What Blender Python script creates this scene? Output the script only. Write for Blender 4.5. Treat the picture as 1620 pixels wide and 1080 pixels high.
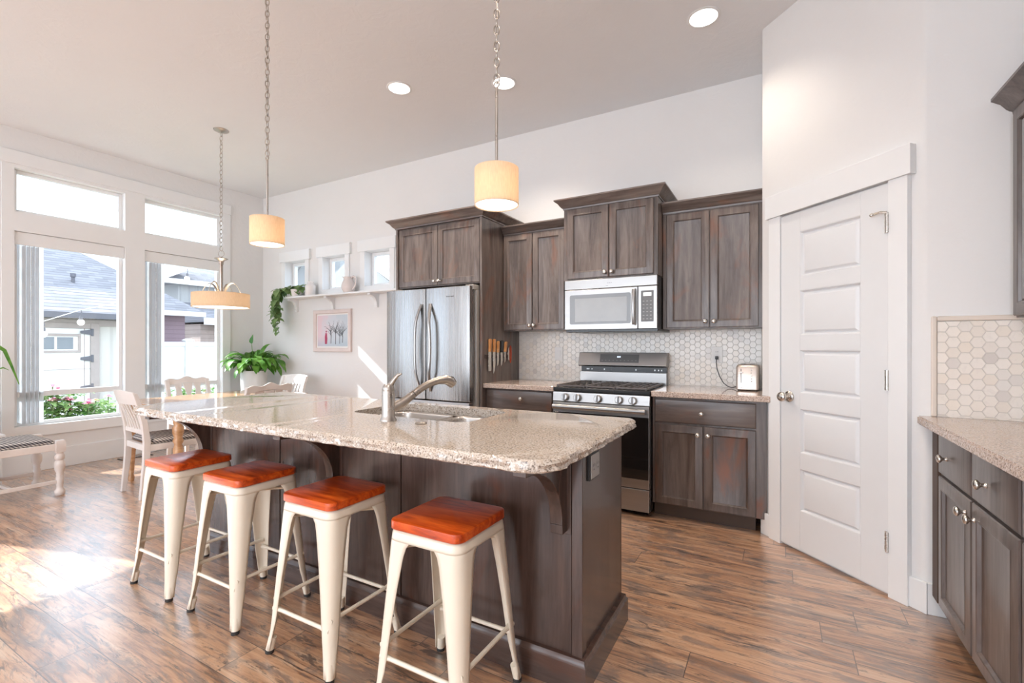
import bpy, bmesh, math, random
from math import sin, cos, pi, radians, sqrt, atan2
from mathutils import Vector, Matrix

for o in list(bpy.data.objects):
    bpy.data.objects.remove(o, do_unlink=True)
SC = bpy.context.scene
COL = SC.collection
V = Vector

# ------------------------------------------------------------------ camera
cam = bpy.data.cameras.new('camera')
cam.sensor_width = 36.0
cam.lens = 744.0 / 1620.0 * 36.0
cam.shift_y = 7.0 / 1620.0
cam.clip_start = 0.03
camo = bpy.data.objects.new('camera', cam)
COL.objects.link(camo)
camo.location = (0, 0, 1.24)
camo.rotation_euler = (radians(90), 0, radians(29.4))
SC.camera = camo

# ------------------------------------------------------------------ world, sun, rear fill, exposure
world = bpy.data.worlds.new('world')
SC.world = world
world.use_nodes = True
bgn = world.node_tree.nodes['Background']
bgn.inputs[0].default_value = (0.80, 0.91, 1.09, 1)
bgn.inputs[1].default_value = 2.0

sun = bpy.data.lights.new('sun', 'SUN')
sun.energy = 9.0
sun.color = (0.98, 0.98, 1.0)
sun.angle = radians(0.6)
suno = bpy.data.objects.new('sun', sun)
COL.objects.link(suno)
suno.location = (-12, -2, 9)
suno.rotation_euler = V((1.0, 0.307, -0.75)).to_track_quat('-Z', 'Y').to_euler()


def area(name, loc, direction, sx, sy, power, color):
    l = bpy.data.lights.new(name, 'AREA')
    l.shape = 'RECTANGLE'
    l.size, l.size_y = sx, sy
    l.energy = power
    l.color = color
    o = bpy.data.objects.new(name, l)
    COL.objects.link(o)
    o.location = loc
    o.rotation_euler = V(direction).to_track_quat('-Z', 'Y').to_euler()
    return o


# added fill panel behind the camera, brightens the room from the unseen rear
area('rear_fill', (-2.4, -4.45, 1.5), (0, 1, 0.03), 6.4, 2.4, 88, (0.94, 0.98, 1.0))

SC.view_settings.view_transform = 'Standard'
SC.view_settings.look = 'None'
SC.view_settings.exposure = 0.74
SC.view_settings.gamma = 1.0
SC.view_settings.use_curve_mapping = False
SC.cycles.max_bounces = 9
SC.cycles.diffuse_bounces = 5
SC.cycles.glossy_bounces = 4
SC.cycles.transparent_max_bounces = 16
SC.cycles.sample_clamp_indirect = 6.0
SC.cycles.caustics_reflective = False
SC.cycles.caustics_refractive = False

# ------------------------------------------------------------------ materials


class NT:
    def __init__(self, name):
        self.m = bpy.data.materials.new(name)
        self.m.use_nodes = True
        self.t = self.m.node_tree
        self.b = self.t.nodes['Principled BSDF']
        self.out = self.t.nodes['Material Output']

    def n(self, typ, **kw):
        nd = self.t.nodes.new('ShaderNode' + typ)
        for k, v in kw.items():
            setattr(nd, k, v)
        return nd

    def l(self, a, b):
        self.t.links.new(a, b)

    def set(self, sock, v):
        if hasattr(v, 'is_linked') or isinstance(v, bpy.types.NodeSocket):
            self.l(v, sock)
        else:
            sock.default_value = v

    def math(self, op, a, b=None, c=None):
        nd = self.n('Math', operation=op)
        self.set(nd.inputs[0], a)
        if b is not None:
            self.set(nd.inputs[1], b)
        if c is not None:
            self.set(nd.inputs[2], c)
        return nd.outputs[0]

    def pos(self, scale=(1, 1, 1), rand=0.0):
        g = self.n('NewGeometry')
        src = g.outputs['Position']
        if rand:
            oi = self.n('ObjectInfo')
            va = self.n('VectorMath', operation='SCALE')
            cx = self.n('CombineXYZ')
            self.l(oi.outputs['Random'], cx.inputs[0])
            self.l(oi.outputs['Random'], cx.inputs[1])
            self.l(oi.outputs['Random'], cx.inputs[2])
            self.l(cx.outputs[0], va.inputs[0])
            va.inputs['Scale'].default_value = rand
            ad = self.n('VectorMath', operation='ADD')
            self.l(src, ad.inputs[0])
            self.l(va.outputs[0], ad.inputs[1])
            src = ad.outputs[0]
        mp = self.n('Mapping')
        self.l(src, mp.inputs[0])
        mp.inputs['Scale'].default_value = scale
        return mp.outputs[0]

    def noise(self, vec, scale=5.0, detail=4.0, rough=0.55, dist=0.0):
        nd = self.n('TexNoise')
        self.l(vec, nd.inputs['Vector'])
        nd.inputs['Scale'].default_value = scale
        nd.inputs['Detail'].default_value = detail
        nd.inputs['Roughness'].default_value = rough
        nd.inputs['Distortion'].default_value = dist
        return nd.outputs[0]

    def ramp(self, fac, stops, interp='LINEAR'):
        r = self.n('ValToRGB')
        r.color_ramp.interpolation = interp
        els = r.color_ramp.elements
        while len(els) < len(stops):
            els.new(0.5)
        for e, (p, c) in zip(els, stops):
            e.position = p
            e.color = (c[0], c[1], c[2], 1) if not isinstance(c, (int, float)) else (c, c, c, 1)
        self.l(fac, r.inputs[0])
        return r.outputs[0]

    def mix(self, fac, a, b, blend='MIX'):
        nd = self.n('Mix', data_type='RGBA', blend_type=blend)
        self.set(nd.inputs[0], fac)
        for i, v in ((6, a), (7, b)):
            if isinstance(v, tuple):
                nd.inputs[i].default_value = (v[0], v[1], v[2], 1)
            else:
                self.l(v, nd.inputs[i])
        return nd.outputs[2]

    def bump(self, h, strength=0.2, dist=0.01):
        nd = self.n('Bump')
        nd.inputs['Strength'].default_value = strength
        nd.inputs['Distance'].default_value = dist
        self.l(h, nd.inputs['Height'])
        self.l(nd.outputs[0], self.b.inputs['Normal'])

    def base(self, c):
        if isinstance(c, tuple):
            self.b.inputs['Base Color'].default_value = (c[0], c[1], c[2], 1)
        else:
            self.l(c, self.b.inputs['Base Color'])

    def p(self, rough=0.5, metal=0.0, spec=0.5, coat=0.0):
        if isinstance(rough, (int, float)):
            self.b.inputs['Roughness'].default_value = rough
        else:
            self.l(rough, self.b.inputs['Roughness'])
        self.b.inputs['Metallic'].default_value = metal
        self.b.inputs['Specular IOR Level'].default_value = spec
        self.b.inputs['Coat Weight'].default_value = coat
        self.b.inputs['Coat Roughness'].default_value = 0.08


def plain(name, c, rough=0.5, metal=0.0, spec=0.5, var=0.06, vs=6.0, coat=0.0):
    """painted / moulded surface with a faint mottling of its own"""
    t = NT(name)
    f = t.noise(t.pos(), vs, 3)
    lo = tuple(x * (1 - var) for x in c)
    hi = tuple(min(1, x * (1 + var)) for x in c)
    t.base(t.ramp(f, [(0.3, lo), (0.7, hi)]))
    t.p(rough, metal, spec, coat)
    return t.m


def plaster(name, c, amount=0.25):
    t = NT(name)
    p = t.pos()
    f = t.noise(p, 3.0, 5)
    t.base(t.ramp(f, [(0.3, tuple(x * 0.985 for x in c)), (0.7, c)]))
    h = t.noise(p, 9.0, 5, 0.6, 1.2)
    hh = t.ramp(h, [(0.46, 0.0), (0.60, 1.0)])
    t.bump(hh, amount, 0.006)
    t.p(0.7, 0, 0.25)
    return t.m


def cabwood(name, axis, k=1.0, rough=0.33, rust=1.0, tint=None):
    t = NT(name)
    st = {'z': (10, 10, 1.0), 'x': (1.0, 10, 10), 'y': (10, 1.0, 10)}[axis]
    pv = t.pos(st, rand=37.0)
    g1 = t.noise(pv, 1.3, 6, 0.6, 0.9)
    g2 = t.noise(pv, 6.0, 5, 0.65, 0.3)
    g = t.math('ADD', t.math('MULTIPLY', g1, 0.7), t.math('MULTIPLY', g2, 0.3))
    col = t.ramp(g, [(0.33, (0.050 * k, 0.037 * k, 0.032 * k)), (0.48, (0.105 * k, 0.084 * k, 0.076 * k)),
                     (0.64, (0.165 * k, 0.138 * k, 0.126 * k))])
    lowst = {'z': (3.4, 3.4, 1.5), 'x': (1.5, 3.4, 3.4), 'y': (3.4, 1.5, 3.4)}[axis]
    low = t.noise(t.pos(lowst, rand=91.0), 1.6, 4, 0.6, 0.8)
    msk = t.ramp(low, [(0.56, 0.0), (0.74, 0.62 * rust)])
    col = t.mix(msk, col, (0.20 * k, 0.075 * k, 0.034 * k))
    low2 = t.noise(t.pos(lowst, rand=53.0), 2.6, 4, 0.6, 0.4)
    msk2 = t.ramp(low2, [(0.60, 0.0), (0.78, 0.55)])
    col = t.mix(msk2, col, (0.035 * k, 0.028 * k, 0.026 * k))
    if tint:
        col = t.mix(1.0, col, tint, 'MULTIPLY')
    t.base(col)
    t.bump(g2, 0.08, 0.002)
    t.p(rough, 0, 0.5, 0.15)
    return t.m


def floor_mat():
    t = NT('plank_laminate')
    g = t.n('NewGeometry')
    sx = t.n('SeparateXYZ')
    t.l(g.outputs['Position'], sx.inputs[0])
    W, L = 0.168, 1.22
    yy = t.math('DIVIDE', sx.outputs[1], W)
    row = t.math('FLOOR', yy)
    wn = t.n('TexWhiteNoise', noise_dimensions='1D')
    t.l(row, wn.inputs['W'])
    xx = t.math('DIVIDE', t.math('ADD', sx.outputs[0], t.math('MULTIPLY', wn.outputs[0], 7.3)), L)
    colm = t.math('FLOOR', xx)
    wid = t.n('TexWhiteNoise', noise_dimensions='2D')
    cv = t.n('CombineXYZ')
    t.l(row, cv.inputs[0])
    t.l(colm, cv.inputs[1])
    t.l(cv.outputs[0], wid.inputs['Vector'])
    rid = wid.outputs[0]
    # seams
    fy = t.math('FRACT', yy)
    fx = t.math('FRACT', xx)
    ey = t.math('MULTIPLY', t.math('MINIMUM', fy, t.math('SUBTRACT', 1.0, fy)), W)
    ex = t.math('MULTIPLY', t.math('MINIMUM', fx, t.math('SUBTRACT', 1.0, fx)), L)
    e = t.math('MINIMUM', ey, ex)
    seam = t.ramp(t.math('MULTIPLY', e, 100.0), [(0.08, 0.0), (0.22, 1.0)])
    # grain
    v = t.n('CombineXYZ')
    t.l(t.math('ADD', t.math('MULTIPLY', sx.outputs[0], 1.0), t.math('MULTIPLY', rid, 31.0)), v.inputs[0])
    t.l(t.math('ADD', t.math('MULTIPLY', sx.outputs[1], 7.5), t.math('MULTIPLY', rid, 17.0)), v.inputs[1])
    t.l(rid, v.inputs[2])
    g1 = t.noise(v.outputs[0], 1.8, 7, 0.62, 1.1)
    v2 = t.n('CombineXYZ')
    t.l(t.math('ADD', t.math('MULTIPLY', sx.outputs[0], 3.0), t.math('MULTIPLY', rid, 13.0)), v2.inputs[0])
    t.l(t.math('MULTIPLY', sx.outputs[1], 60.0), v2.inputs[1])
    g2 = t.noise(v2.outputs[0], 1.5, 4, 0.6, 0.4)
    gg = t.math('ADD', t.math('MULTIPLY', g1, 0.66), t.math('MULTIPLY', g2, 0.34))
    gg = t.math('ADD', gg, t.math('MULTIPLY', t.math('SUBTRACT', rid, 0.5), 0.07))
    col = t.ramp(gg, [(0.31, (0.045, 0.026, 0.019)), (0.39, (0.17, 0.086, 0.048)), (0.455, (0.41, 0.205, 0.104)),
                      (0.55, (0.57, 0.325, 0.18)), (0.67, (0.66, 0.46, 0.315))])
    v3 = t.n('CombineXYZ')
    t.l(t.math('ADD', t.math('MULTIPLY', sx.outputs[0], 1.5), t.math('MULTIPLY', rid, 51.0)), v3.inputs[0])
    t.l(t.math('MULTIPLY', sx.outputs[1], 6.0), v3.inputs[1])
    g3 = t.noise(v3.outputs[0], 1.7, 7, 0.72, 1.3)
    grey = t.ramp(g3, [(0.50, 0.0), (0.58, 0.68)])
    col = t.mix(grey, col, (0.15, 0.122, 0.112))
    v4 = t.n('CombineXYZ')
    t.l(t.math('ADD', t.math('MULTIPLY', sx.outputs[0], 2.4), t.math('MULTIPLY', rid, 77.0)), v4.inputs[0])
    t.l(t.math('MULTIPLY', sx.outputs[1], 14.0), v4.inputs[1])
    spk = t.noise(v4.outputs[0], 1.9, 7, 0.75, 0.8)
    col = t.mix(t.ramp(spk, [(0.55, 0.0), (0.61, 0.85)]), col, (0.045, 0.032, 0.027))
    v5 = t.n('CombineXYZ')
    t.l(t.math('ADD', t.math('MULTIPLY', sx.outputs[0], 1.6), t.math('MULTIPLY', rid, 29.0)), v5.inputs[0])
    t.l(t.math('MULTIPLY', sx.outputs[1], 55.0), v5.inputs[1])
    crk = t.noise(v5.outputs[0], 1.6, 4, 0.6, 0.5)
    col = t.mix(t.ramp(crk, [(0.60, 0.0), (0.68, 0.6)]), col, (0.11, 0.055, 0.035))
    lite = t.noise(v4.outputs[0], 1.1, 6, 0.7, 0.6)
    col = t.mix(t.ramp(lite, [(0.58, 0.0), (0.68, 0.55)]), col, (0.60, 0.37, 0.22))
    col = t.mix(seam, (0.03, 0.022, 0.018), col)
    t.base(col)
    rr = t.ramp(gg, [(0.3, 0.30), (0.7, 0.20)])
    t.p(rr, 0, 0.6, 1.0)
    t.b.inputs['Coat Roughness'].default_value = 0.30
    t.b.inputs['Coat IOR'].default_value = 2.5
    hgt = t.math('ADD', t.math('MULTIPLY', seam, 0.6), t.math('MULTIPLY', gg, 0.5))
    t.bump(hgt, 0.12, 0.003)
    return t.m


def granite(name, dark=1.0, warm=1.0):
    t = NT(name)
    p = t.pos()
    a = t.noise(p, 150.0, 4, 0.7)
    col = t.ramp(a, [(0.35, (0.09 * dark, 0.075 * dark, 0.07 * dark)), (0.42, (0.31 * warm, 0.245, 0.195)),
                     (0.48, (0.53 * warm, 0.455, 0.385)), (0.57, (0.60 * warm, 0.535, 0.465)), (0.68, (0.74, 0.69, 0.64))])
    b = t.noise(p, 48.0, 4, 0.6)
    col = t.mix(t.ramp(b, [(0.52, 0.0), (0.64, 0.55)]), col, (0.50 * warm, 0.39, 0.295))
    c = t.n('TexVoronoi')
    t.l(p, c.inputs['Vector'])
    c.inputs['Scale'].default_value = 190.0
    vm = t.ramp(c.outputs['Distance'], [(0.16, 1.0), (0.30, 0.0)])
    d = t.noise(p, 40.0, 3)
    vm = t.math('MULTIPLY', vm, t.ramp(d, [(0.50, 0.0), (0.62, 0.8)]))
    col = t.mix(vm, col, (0.09, 0.075, 0.068))
    t.base(col)
    t.p(0.07, 0, 0.6)
    return t.m


def steel(name, c=(0.45, 0.445, 0.44), rough=0.33, axis='z', metal=1.0, wave=0.0):
    t = NT(name)
    st = {'z': (140, 140, 2), 'x': (2, 140, 140), 'none': (20, 20, 20)}[axis]
    f = t.noise(t.pos(st), 1.0, 3)
    t.base(t.ramp(f, [(0.3, tuple(x * 0.94 for x in c)), (0.7, c)]))
    if wave:
        t.bump(t.noise(t.pos((9, 9, 0.35)), 1.0, 3, 0.5, 0.3), wave, 0.03)
    t.p(t.ramp(f, [(0.3, rough * 0.85), (0.7, rough * 1.2)]), metal, 0.5)
    return t.m


def tile_mat():
    t = NT('marble_tile')
    g = t.n('NewGeometry')
    r = g.outputs['Random Per Island']
    col = t.ramp(r, [(0.0, (0.84, 0.785, 0.715)), (0.5, (0.88, 0.83, 0.765)), (0.80, (0.83, 0.755, 0.66)),
                     (0.92, (0.81, 0.77, 0.72)), (0.975, (0.69, 0.64, 0.59)), (1.0, (0.74, 0.69, 0.64))])
    v = t.noise(t.pos(), 24.0, 6, 0.65, 1.5)
    col = t.mix(t.ramp(v, [(0.56, 0.0), (0.68, 0.25)]), col, (0.68, 0.63, 0.58))
    t.base(col)
    t.p(0.18, 0, 0.5)
    return t.m


def fabric_check(name, ax):
    """small dark-and-cream gingham woven cloth"""
    t = NT(name)
    g = t.n('TexCoord')
    sx = t.n('SeparateXYZ')
    t.l(g.outputs['Object'], sx.inputs[0])
    k = 1 / 0.024
    fa = t.math('GREATER_THAN', t.math('FRACT', t.math('MULTIPLY', t.math('ADD', sx.outputs[0], sx.outputs[2]), k)), 0.5)
    fb = t.math('GREATER_THAN', t.math('FRACT', t.math('MULTIPLY', t.math('ADD', sx.outputs[1], sx.outputs[2]), k)), 0.5)
    s = t.math('MULTIPLY', t.math('ADD', fa, fb), 0.5)
    col = t.ramp(s, [(0.1, (0.72, 0.68, 0.62)), (0.5, (0.30, 0.28, 0.28)), (0.95, (0.035, 0.032, 0.036))], 'CONSTANT')
    col = t.ramp(s, [(0.0, (0.72, 0.68, 0.62)), (0.34, (0.27, 0.25, 0.25)), (0.8, (0.035, 0.032, 0.036))], 'CONSTANT')
    t.base(col)
    t.bump(t.noise(t.pos((300, 300, 300)), 1.0, 2), 0.2, 0.001)
    t.p(0.9, 0, 0.2)
    return t.m


def shade_mat(name):
    t = NT(name)
    f = t.noise(t.pos((220, 220, 40)), 1.0, 3)
    c = t.ramp(f, [(0.3, (0.70, 0.58, 0.45)), (0.7, (0.78, 0.67, 0.53))])
    d = t.n('BsdfDiffuse')
    tr = t.n('BsdfTranslucent')
    t.l(c, d.inputs[0])
    t.l(c, tr.inputs[0])
    mx = t.n('MixShader')
    mx.inputs[0].default_value = 0.45
    t.l(d.outputs[0], mx.inputs[1])
    t.l(tr.outputs[0], mx.inputs[2])
    t.l(mx.outputs[0], t.out.inputs[0])
    return t.m


def leaf_mat(name, c1, c2, tr_=0.3):
    t = NT(name)
    f = t.noise(t.pos(rand=3.0), 9.0, 3)
    c = t.ramp(f, [(0.35, c1), (0.65, c2)])
    t.base(c)
    t.p(0.38, 0, 0.45)
    tr = t.n('BsdfTranslucent')
    t.l(c, tr.inputs[0])
    mx = t.n('MixShader')
    mx.inputs[0].default_value = tr_
    t.l(t.b.outputs[0], mx.inputs[1])
    t.l(tr.outputs[0], mx.inputs[2])
    t.l(mx.outputs[0], t.out.inputs[0])
    return t.m


def glass(name, tint=(0.97, 0.985, 0.98), refl=1.0):
    t = NT(name)
    tp = t.n('BsdfTransparent')
    tp.inputs[0].default_value = (*tint, 1)
    gl = t.n('BsdfGlossy')
    gl.inputs['Roughness'].default_value = 0.01
    fr = t.n('Fresnel')
    fr.inputs[0].default_value = 1.45
    mx = t.n('MixShader')
    ge = t.n('NewGeometry')
    t.l(t.math('MULTIPLY', t.math('MULTIPLY', fr.outputs[0], refl), t.math('SUBTRACT', 1.0, ge.outputs['Backfacing'])), mx.inputs[0])
    t.l(tp.outputs[0], mx.inputs[1])
    t.l(gl.outputs[0], mx.inputs[2])
    t.l(mx.outputs[0], t.out.inputs[0])
    return t.m


def emit(name, c, s):
    t = NT(name)
    t.base((0.9, 0.9, 0.9))
    t.b.inputs['Emission Color'].default_value = (*c, 1)
    t.b.inputs['Emission Strength'].default_value = s
    t.p(0.5)
    return t.m


def rows_mat(name, c1, c2, period, axis=2, dark=0.5, brick=None, rough=0.9):
    """courses: siding boards or shingle rows, with a thin darker joint"""
    t = NT(name)
    g = t.n('NewGeometry')
    sx = t.n('SeparateXYZ')
    t.l(g.outputs['Position'], sx.inputs[0])
    q = t.math('DIVIDE', sx.outputs[axis], period)
    f = t.math('FRACT', q)
    joint = t.ramp(f, [(0.0, dark), (0.14, dark), (0.2, 1.0), (1.0, 1.0)])
    nz = t.noise(t.pos((1, 5, 1)), 2.0, 4)
    if brick:
        r = t.math('FLOOR', q)
        w1 = t.n('TexWhiteNoise', noise_dimensions='1D')
        t.l(r, w1.inputs['W'])
        cidx = t.math('FLOOR', t.math('ADD', t.math('DIVIDE', sx.outputs[1], brick), t.math('MULTIPLY', w1.outputs[0], 9.0)))
        cv = t.n('CombineXYZ')
        t.l(r, cv.inputs[0])
        t.l(cidx, cv.inputs[1])
        w2 = t.n('TexWhiteNoise', noise_dimensions='2D')
        t.l(cv.outputs[0], w2.inputs['Vector'])
        nz = w2.outputs[0]
    col = t.ramp(nz, [(0.2, c1), (0.8, c2)])
    col = t.mix(1.0, col, joint, 'MULTIPLY')
    t.base(col)
    t.p(rough, 0, 0.2)
    return t.m


def seat_wood():
    t = NT('stool_seat_wood')
    p = t.pos((2.2, 16, 16), rand=19.0)
    a = t.noise(p, 1.4, 6, 0.6, 1.2)
    b = t.noise(p, 7.0, 4, 0.6, 0.2)
    g = t.math('ADD', t.math('MULTIPLY', a, 0.75), t.math('MULTIPLY', b, 0.25))
    col = t.ramp(g, [(0.34, (0.26, 0.026, 0.004)), (0.47, (0.55, 0.068, 0.007)), (0.62, (0.74, 0.14, 0.018))])
    k = t.noise(t.pos((8, 11, 8), rand=23.0), 1.0, 2, 0.4, 0.2)
    col = t.mix(t.ramp(k, [(0.72, 0.0), (0.78, 0.8)]), col, (0.07, 0.012, 0.006))
    t.base(col)
    t.p(0.28, 0, 0.4, 0.1)
    return t.m


def oak_wood(name, c1, c2, rough=0.2):
    t = NT(name)
    p = t.pos((14, 1.5, 14))
    a = t.noise(p, 1.4, 6, 0.6, 1.0)
    t.base(t.ramp(a, [(0.35, c1), (0.65, c2)]))
    t.p(rough, 0, 0.5, 0.3)
    return t.m


def painting_mat():
    t = NT('picture_print')
    tc = t.n('TexCoord')
    sx = t.n('SeparateXYZ')
    t.l(tc.outputs['Object'], sx.inputs[0])
    a = t.noise(tc.outputs['Object'], 7.0, 4)
    h = t.math('ADD', t.math('MULTIPLY', sx.outputs[0], -1.3), t.math('MULTIPLY', t.math('SUBTRACT', a, 0.5), 0.9))
    col = t.ramp(t.math('ADD', h, 0.5), [(0.3, (0.55, 0.62, 0.68)), (0.55, (0.64, 0.66, 0.71)), (0.8, (0.74, 0.58, 0.62))])
    lowz = t.ramp(t.math('ADD', sx.outputs[2], 0.0), [(0.10, 1.0), (0.20, 0.0)])
    col = t.mix(t.math('MULTIPLY', lowz, 0.45), col, (0.36, 0.47, 0.55))
    t.base(col)
    t.p(0.5)
    return t.m


M = {}
M['wall'] = plaster('wall_paint', (0.785, 0.785, 0.78), 0.10)
M['ceiling'] = plaster('ceiling_paint', (0.81, 0.83, 0.85), 0.10)
M['trim'] = plain('white_trim_paint', (0.82, 0.835, 0.84), 0.35, var=0.01)
M['door'] = plain('white_door_paint', (0.76, 0.775, 0.785), 0.35, var=0.01)
M['floor'] = floor_mat()
M['wood'] = cabwood('stained_alder_upright', 'z', 1.28, tint=(1.0, 0.985, 0.96))
M['woodx'] = cabwood('stained_alder_level', 'x', 1.28, tint=(1.0, 0.985, 0.96))
M['woody'] = cabwood('stained_alder_sideways', 'y', rust=0.3)
M['woodb'] = cabwood('stained_alder_base', 'z', 0.92, rust=1.7, tint=(1.04, 0.95, 0.88))
M['woodbx'] = cabwood('stained_alder_base_level', 'x', 1.0, rust=1.2, tint=(1.04, 0.95, 0.88))
M['woodr'] = cabwood('stained_alder_grey', 'z', 1.05, 0.28, rust=0.25)
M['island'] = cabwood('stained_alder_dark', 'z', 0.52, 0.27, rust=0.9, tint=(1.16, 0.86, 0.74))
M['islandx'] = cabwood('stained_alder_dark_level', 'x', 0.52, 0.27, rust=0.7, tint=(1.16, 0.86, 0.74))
M['kick'] = plain('toe_kick_brown', (0.07, 0.04, 0.025), 0.5)
M['granite'] = granite('granite_speckled')
M['granite2'] = granite('granite_warm', 1.0, 1.08)
M['steel'] = steel('brushed_steel')
M['fridge'] = steel('fridge_steel', (0.39, 0.385, 0.38), 0.26, wave=0.14)
M['steelx'] = steel('brushed_steel_level', (0.40, 0.39, 0.38), axis='x')
M['fridge_side'] = plain('fridge_side_grey', (0.36, 0.335, 0.31), 0.4)
M['nickel'] = steel('brushed_nickel', (0.66, 0.62, 0.57), 0.26, 'none')
M['nickel_warm'] = steel('satin_nickel_warm', (0.50, 0.455, 0.41), 0.3, 'none')
M['sink'] = steel('sink_steel', (0.66, 0.62, 0.58), 0.3, 'x')
M['black'] = plain('black_enamel', (0.015, 0.014, 0.014), 0.25)
M['blackglass'] = plain('black_oven_glass', (0.010, 0.009, 0.009), 0.04, spec=0.6)
M['iron'] = plain('cast_iron', (0.12, 0.10, 0.09), 0.35)
M['micro_glass'] = plain('microwave_window', (0.16, 0.162, 0.165), 0.10, spec=0.6)
M['micro_mesh'] = plain('microwave_window_mesh', (0.30, 0.305, 0.305), 0.15, spec=0.6)
M['keypad'] = plain('keypad_grey', (0.14, 0.14, 0.14), 0.35)
M['key'] = plain('key_print', (0.45, 0.45, 0.44), 0.5)
M['display'] = emit('clock_display', (0.65, 0.8, 1.0), 1.2)
M['lcd'] = emit('lcd_window', (0.55, 0.63, 0.66), 0.35)
M['tile'] = tile_mat()
M['grout'] = plain('tile_grout', (0.66, 0.62, 0.57), 0.8)
M['bullnose'] = plain('bullnose_tile', (0.74, 0.66, 0.58), 0.3, var=0.03)
M['cream'] = plain('cream_enamel', (0.80, 0.73, 0.61), 0.33, var=0.02)
M['rubber'] = plain('black_rubber', (0.03, 0.028, 0.027), 0.7)
M['seat'] = seat_wood()
M['chair'] = plain('chair_paint', (0.74, 0.70, 0.67), 0.4, var=0.04)
M['chairw'] = plain('chair_white_paint', (0.82, 0.81, 0.79), 0.4, var=0.03)
M['bench'] = plain('bench_paint', (0.72, 0.66, 0.62), 0.45, var=0.06)
M['check'] = fabric_check('gingham_cloth', 0)
M['table'] = oak_wood('honey_table_wood', (0.42, 0.22, 0.10), (0.60, 0.36, 0.19), 0.14)
M['shade'] = shade_mat('linen_shade')
M['glow'] = emit('lamp_diffuser', (1.0, 0.90, 0.76), 2.2)
M['canglow'] = emit('downlight_lens', (1.0, 0.93, 0.86), 4.0)
M['bulb'] = emit('outdoor_bulb', (1.0, 0.98, 0.95), 1.2)
M['glass'] = glass('window_glass')
M['vane'] = leaf_mat('blind_vane', (0.80, 0.83, 0.85), (0.86, 0.88, 0.90), 0.5)
M['plastic_white'] = plain('white_plastic', (0.80, 0.78, 0.75), 0.4, var=0.01)
M['ceramic'] = plain('white_ceramic', (0.80, 0.77, 0.75), 0.22, var=0.03)
M['ceramic_pink'] = plain('blush_ceramic', (0.74, 0.67, 0.645), 0.25, var=0.08)
M['planter'] = plain('white_planter', (0.80, 0.80, 0.80), 0.5, var=0.02)
M['soil'] = plain('potting_soil', (0.06, 0.045, 0.03), 0.95, var=0.4, vs=60)
M['leaf'] = leaf_mat('lily_leaf', (0.055, 0.20, 0.025), (0.20, 0.42, 0.07))
M['leafp'] = leaf_mat('pothos_leaf', (0.10, 0.20, 0.06), (0.27, 0.40, 0.16))
M['leaff'] = leaf_mat('garden_leaf', (0.14, 0.32, 0.09), (0.38, 0.52, 0.22))
M['stem'] = plain('stem_green', (0.14, 0.20, 0.07), 0.6, var=0.2)
M['petal'] = plain('pink_petals', (0.75, 0.22, 0.38), 0.6, var=0.3, vs=30)
M['petal2'] = plain('rose_petals', (0.80, 0.38, 0.50), 0.6, var=0.25, vs=30)
M['petal3'] = plain('peach_petals', (0.85, 0.55, 0.36), 0.6, var=0.2, vs=30)
M['frame'] = plain('blush_picture_frame', (0.70, 0.61, 0.58), 0.5, var=0.05)
M['mat'] = plain('picture_mat_board', (0.83, 0.82, 0.80), 0.7, var=0.01)
M['print'] = painting_mat()
M['ink'] = plain('dark_print_ink', (0.10, 0.11, 0.13), 0.6)
M['ink2'] = plain('red_print_ink', (0.42, 0.05, 0.12), 0.6)
M['handle_wood'] = oak_wood('knife_handle_wood', (0.66, 0.27, 0.07), (0.80, 0.40, 0.15), 0.4)
M['blade'] = steel('knife_blade', (0.72, 0.67, 0.60), 0.25, 'none')
M['red'] = plain('red_plastic', (0.55, 0.07, 0.02), 0.4)
M['strip'] = plain('knife_strip', (0.05, 0.025, 0.018), 0.4)
M['toaster'] = steel('toaster_steel', (0.66, 0.58, 0.52), 0.32, 'x', 0.85)
M['cord'] = plain('dark_cord', (0.05, 0.05, 0.055), 0.5)
M['plate_dark'] = plain('dark_outlet_box', (0.03, 0.028, 0.028), 0.45)
M['plate_grey'] = steel('brushed_outlet_plate', (0.40, 0.385, 0.37), 0.35, 'x', 0.6)
M['siding'] = rows_mat('cream_siding', (0.60, 0.57, 0.53), (0.66, 0.63, 0.59), 0.3, 1, 0.9)
M['taupe'] = plain('taupe_trim', (0.42, 0.36, 0.335), 0.7)
M['shingle'] = rows_mat('shingle_roof', (0.20, 0.202, 0.222), (0.265, 0.266, 0.288), 0.075, 2, 0.42, 0.30)
M['shingle2'] = rows_mat('fine_shingle_roof', (0.225, 0.228, 0.25), (0.28, 0.283, 0.31), 0.065, 2, 0.62, 0.26)
M['purple'] = rows_mat('mauve_siding', (0.30, 0.22, 0.25), (0.33, 0.245, 0.275), 0.11, 2, 0.82)
M['greysid'] = rows_mat('grey_siding', (0.36, 0.37, 0.37), (0.42, 0.43, 0.43), 0.3, 1, 0.85)
M['tansid'] = rows_mat('tan_siding', (0.38, 0.31, 0.28), (0.43, 0.36, 0.32), 0.15, 2, 0.8)
M['fascia'] = plain('white_fascia', (0.78, 0.77, 0.76), 0.6)
M['vinyl'] = plain('white_vinyl', (0.80, 0.80, 0.80), 0.5)
M['grass'] = plain('lawn', (0.28, 0.33, 0.17), 0.95, var=0.3, vs=14)
M['paving'] = plain('pale_concrete', (0.30, 0.30, 0.29), 0.9, var=0.06)
M['hinge'] = plain('dark_strap_hinge', (0.13, 0.13, 0.15), 0.5)
M['winpane'] = plain('distant_window_pane', (0.20, 0.22, 0.24), 0.08, spec=0.6)

# ------------------------------------------------------------------ mesh builder
ORG = {}


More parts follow.
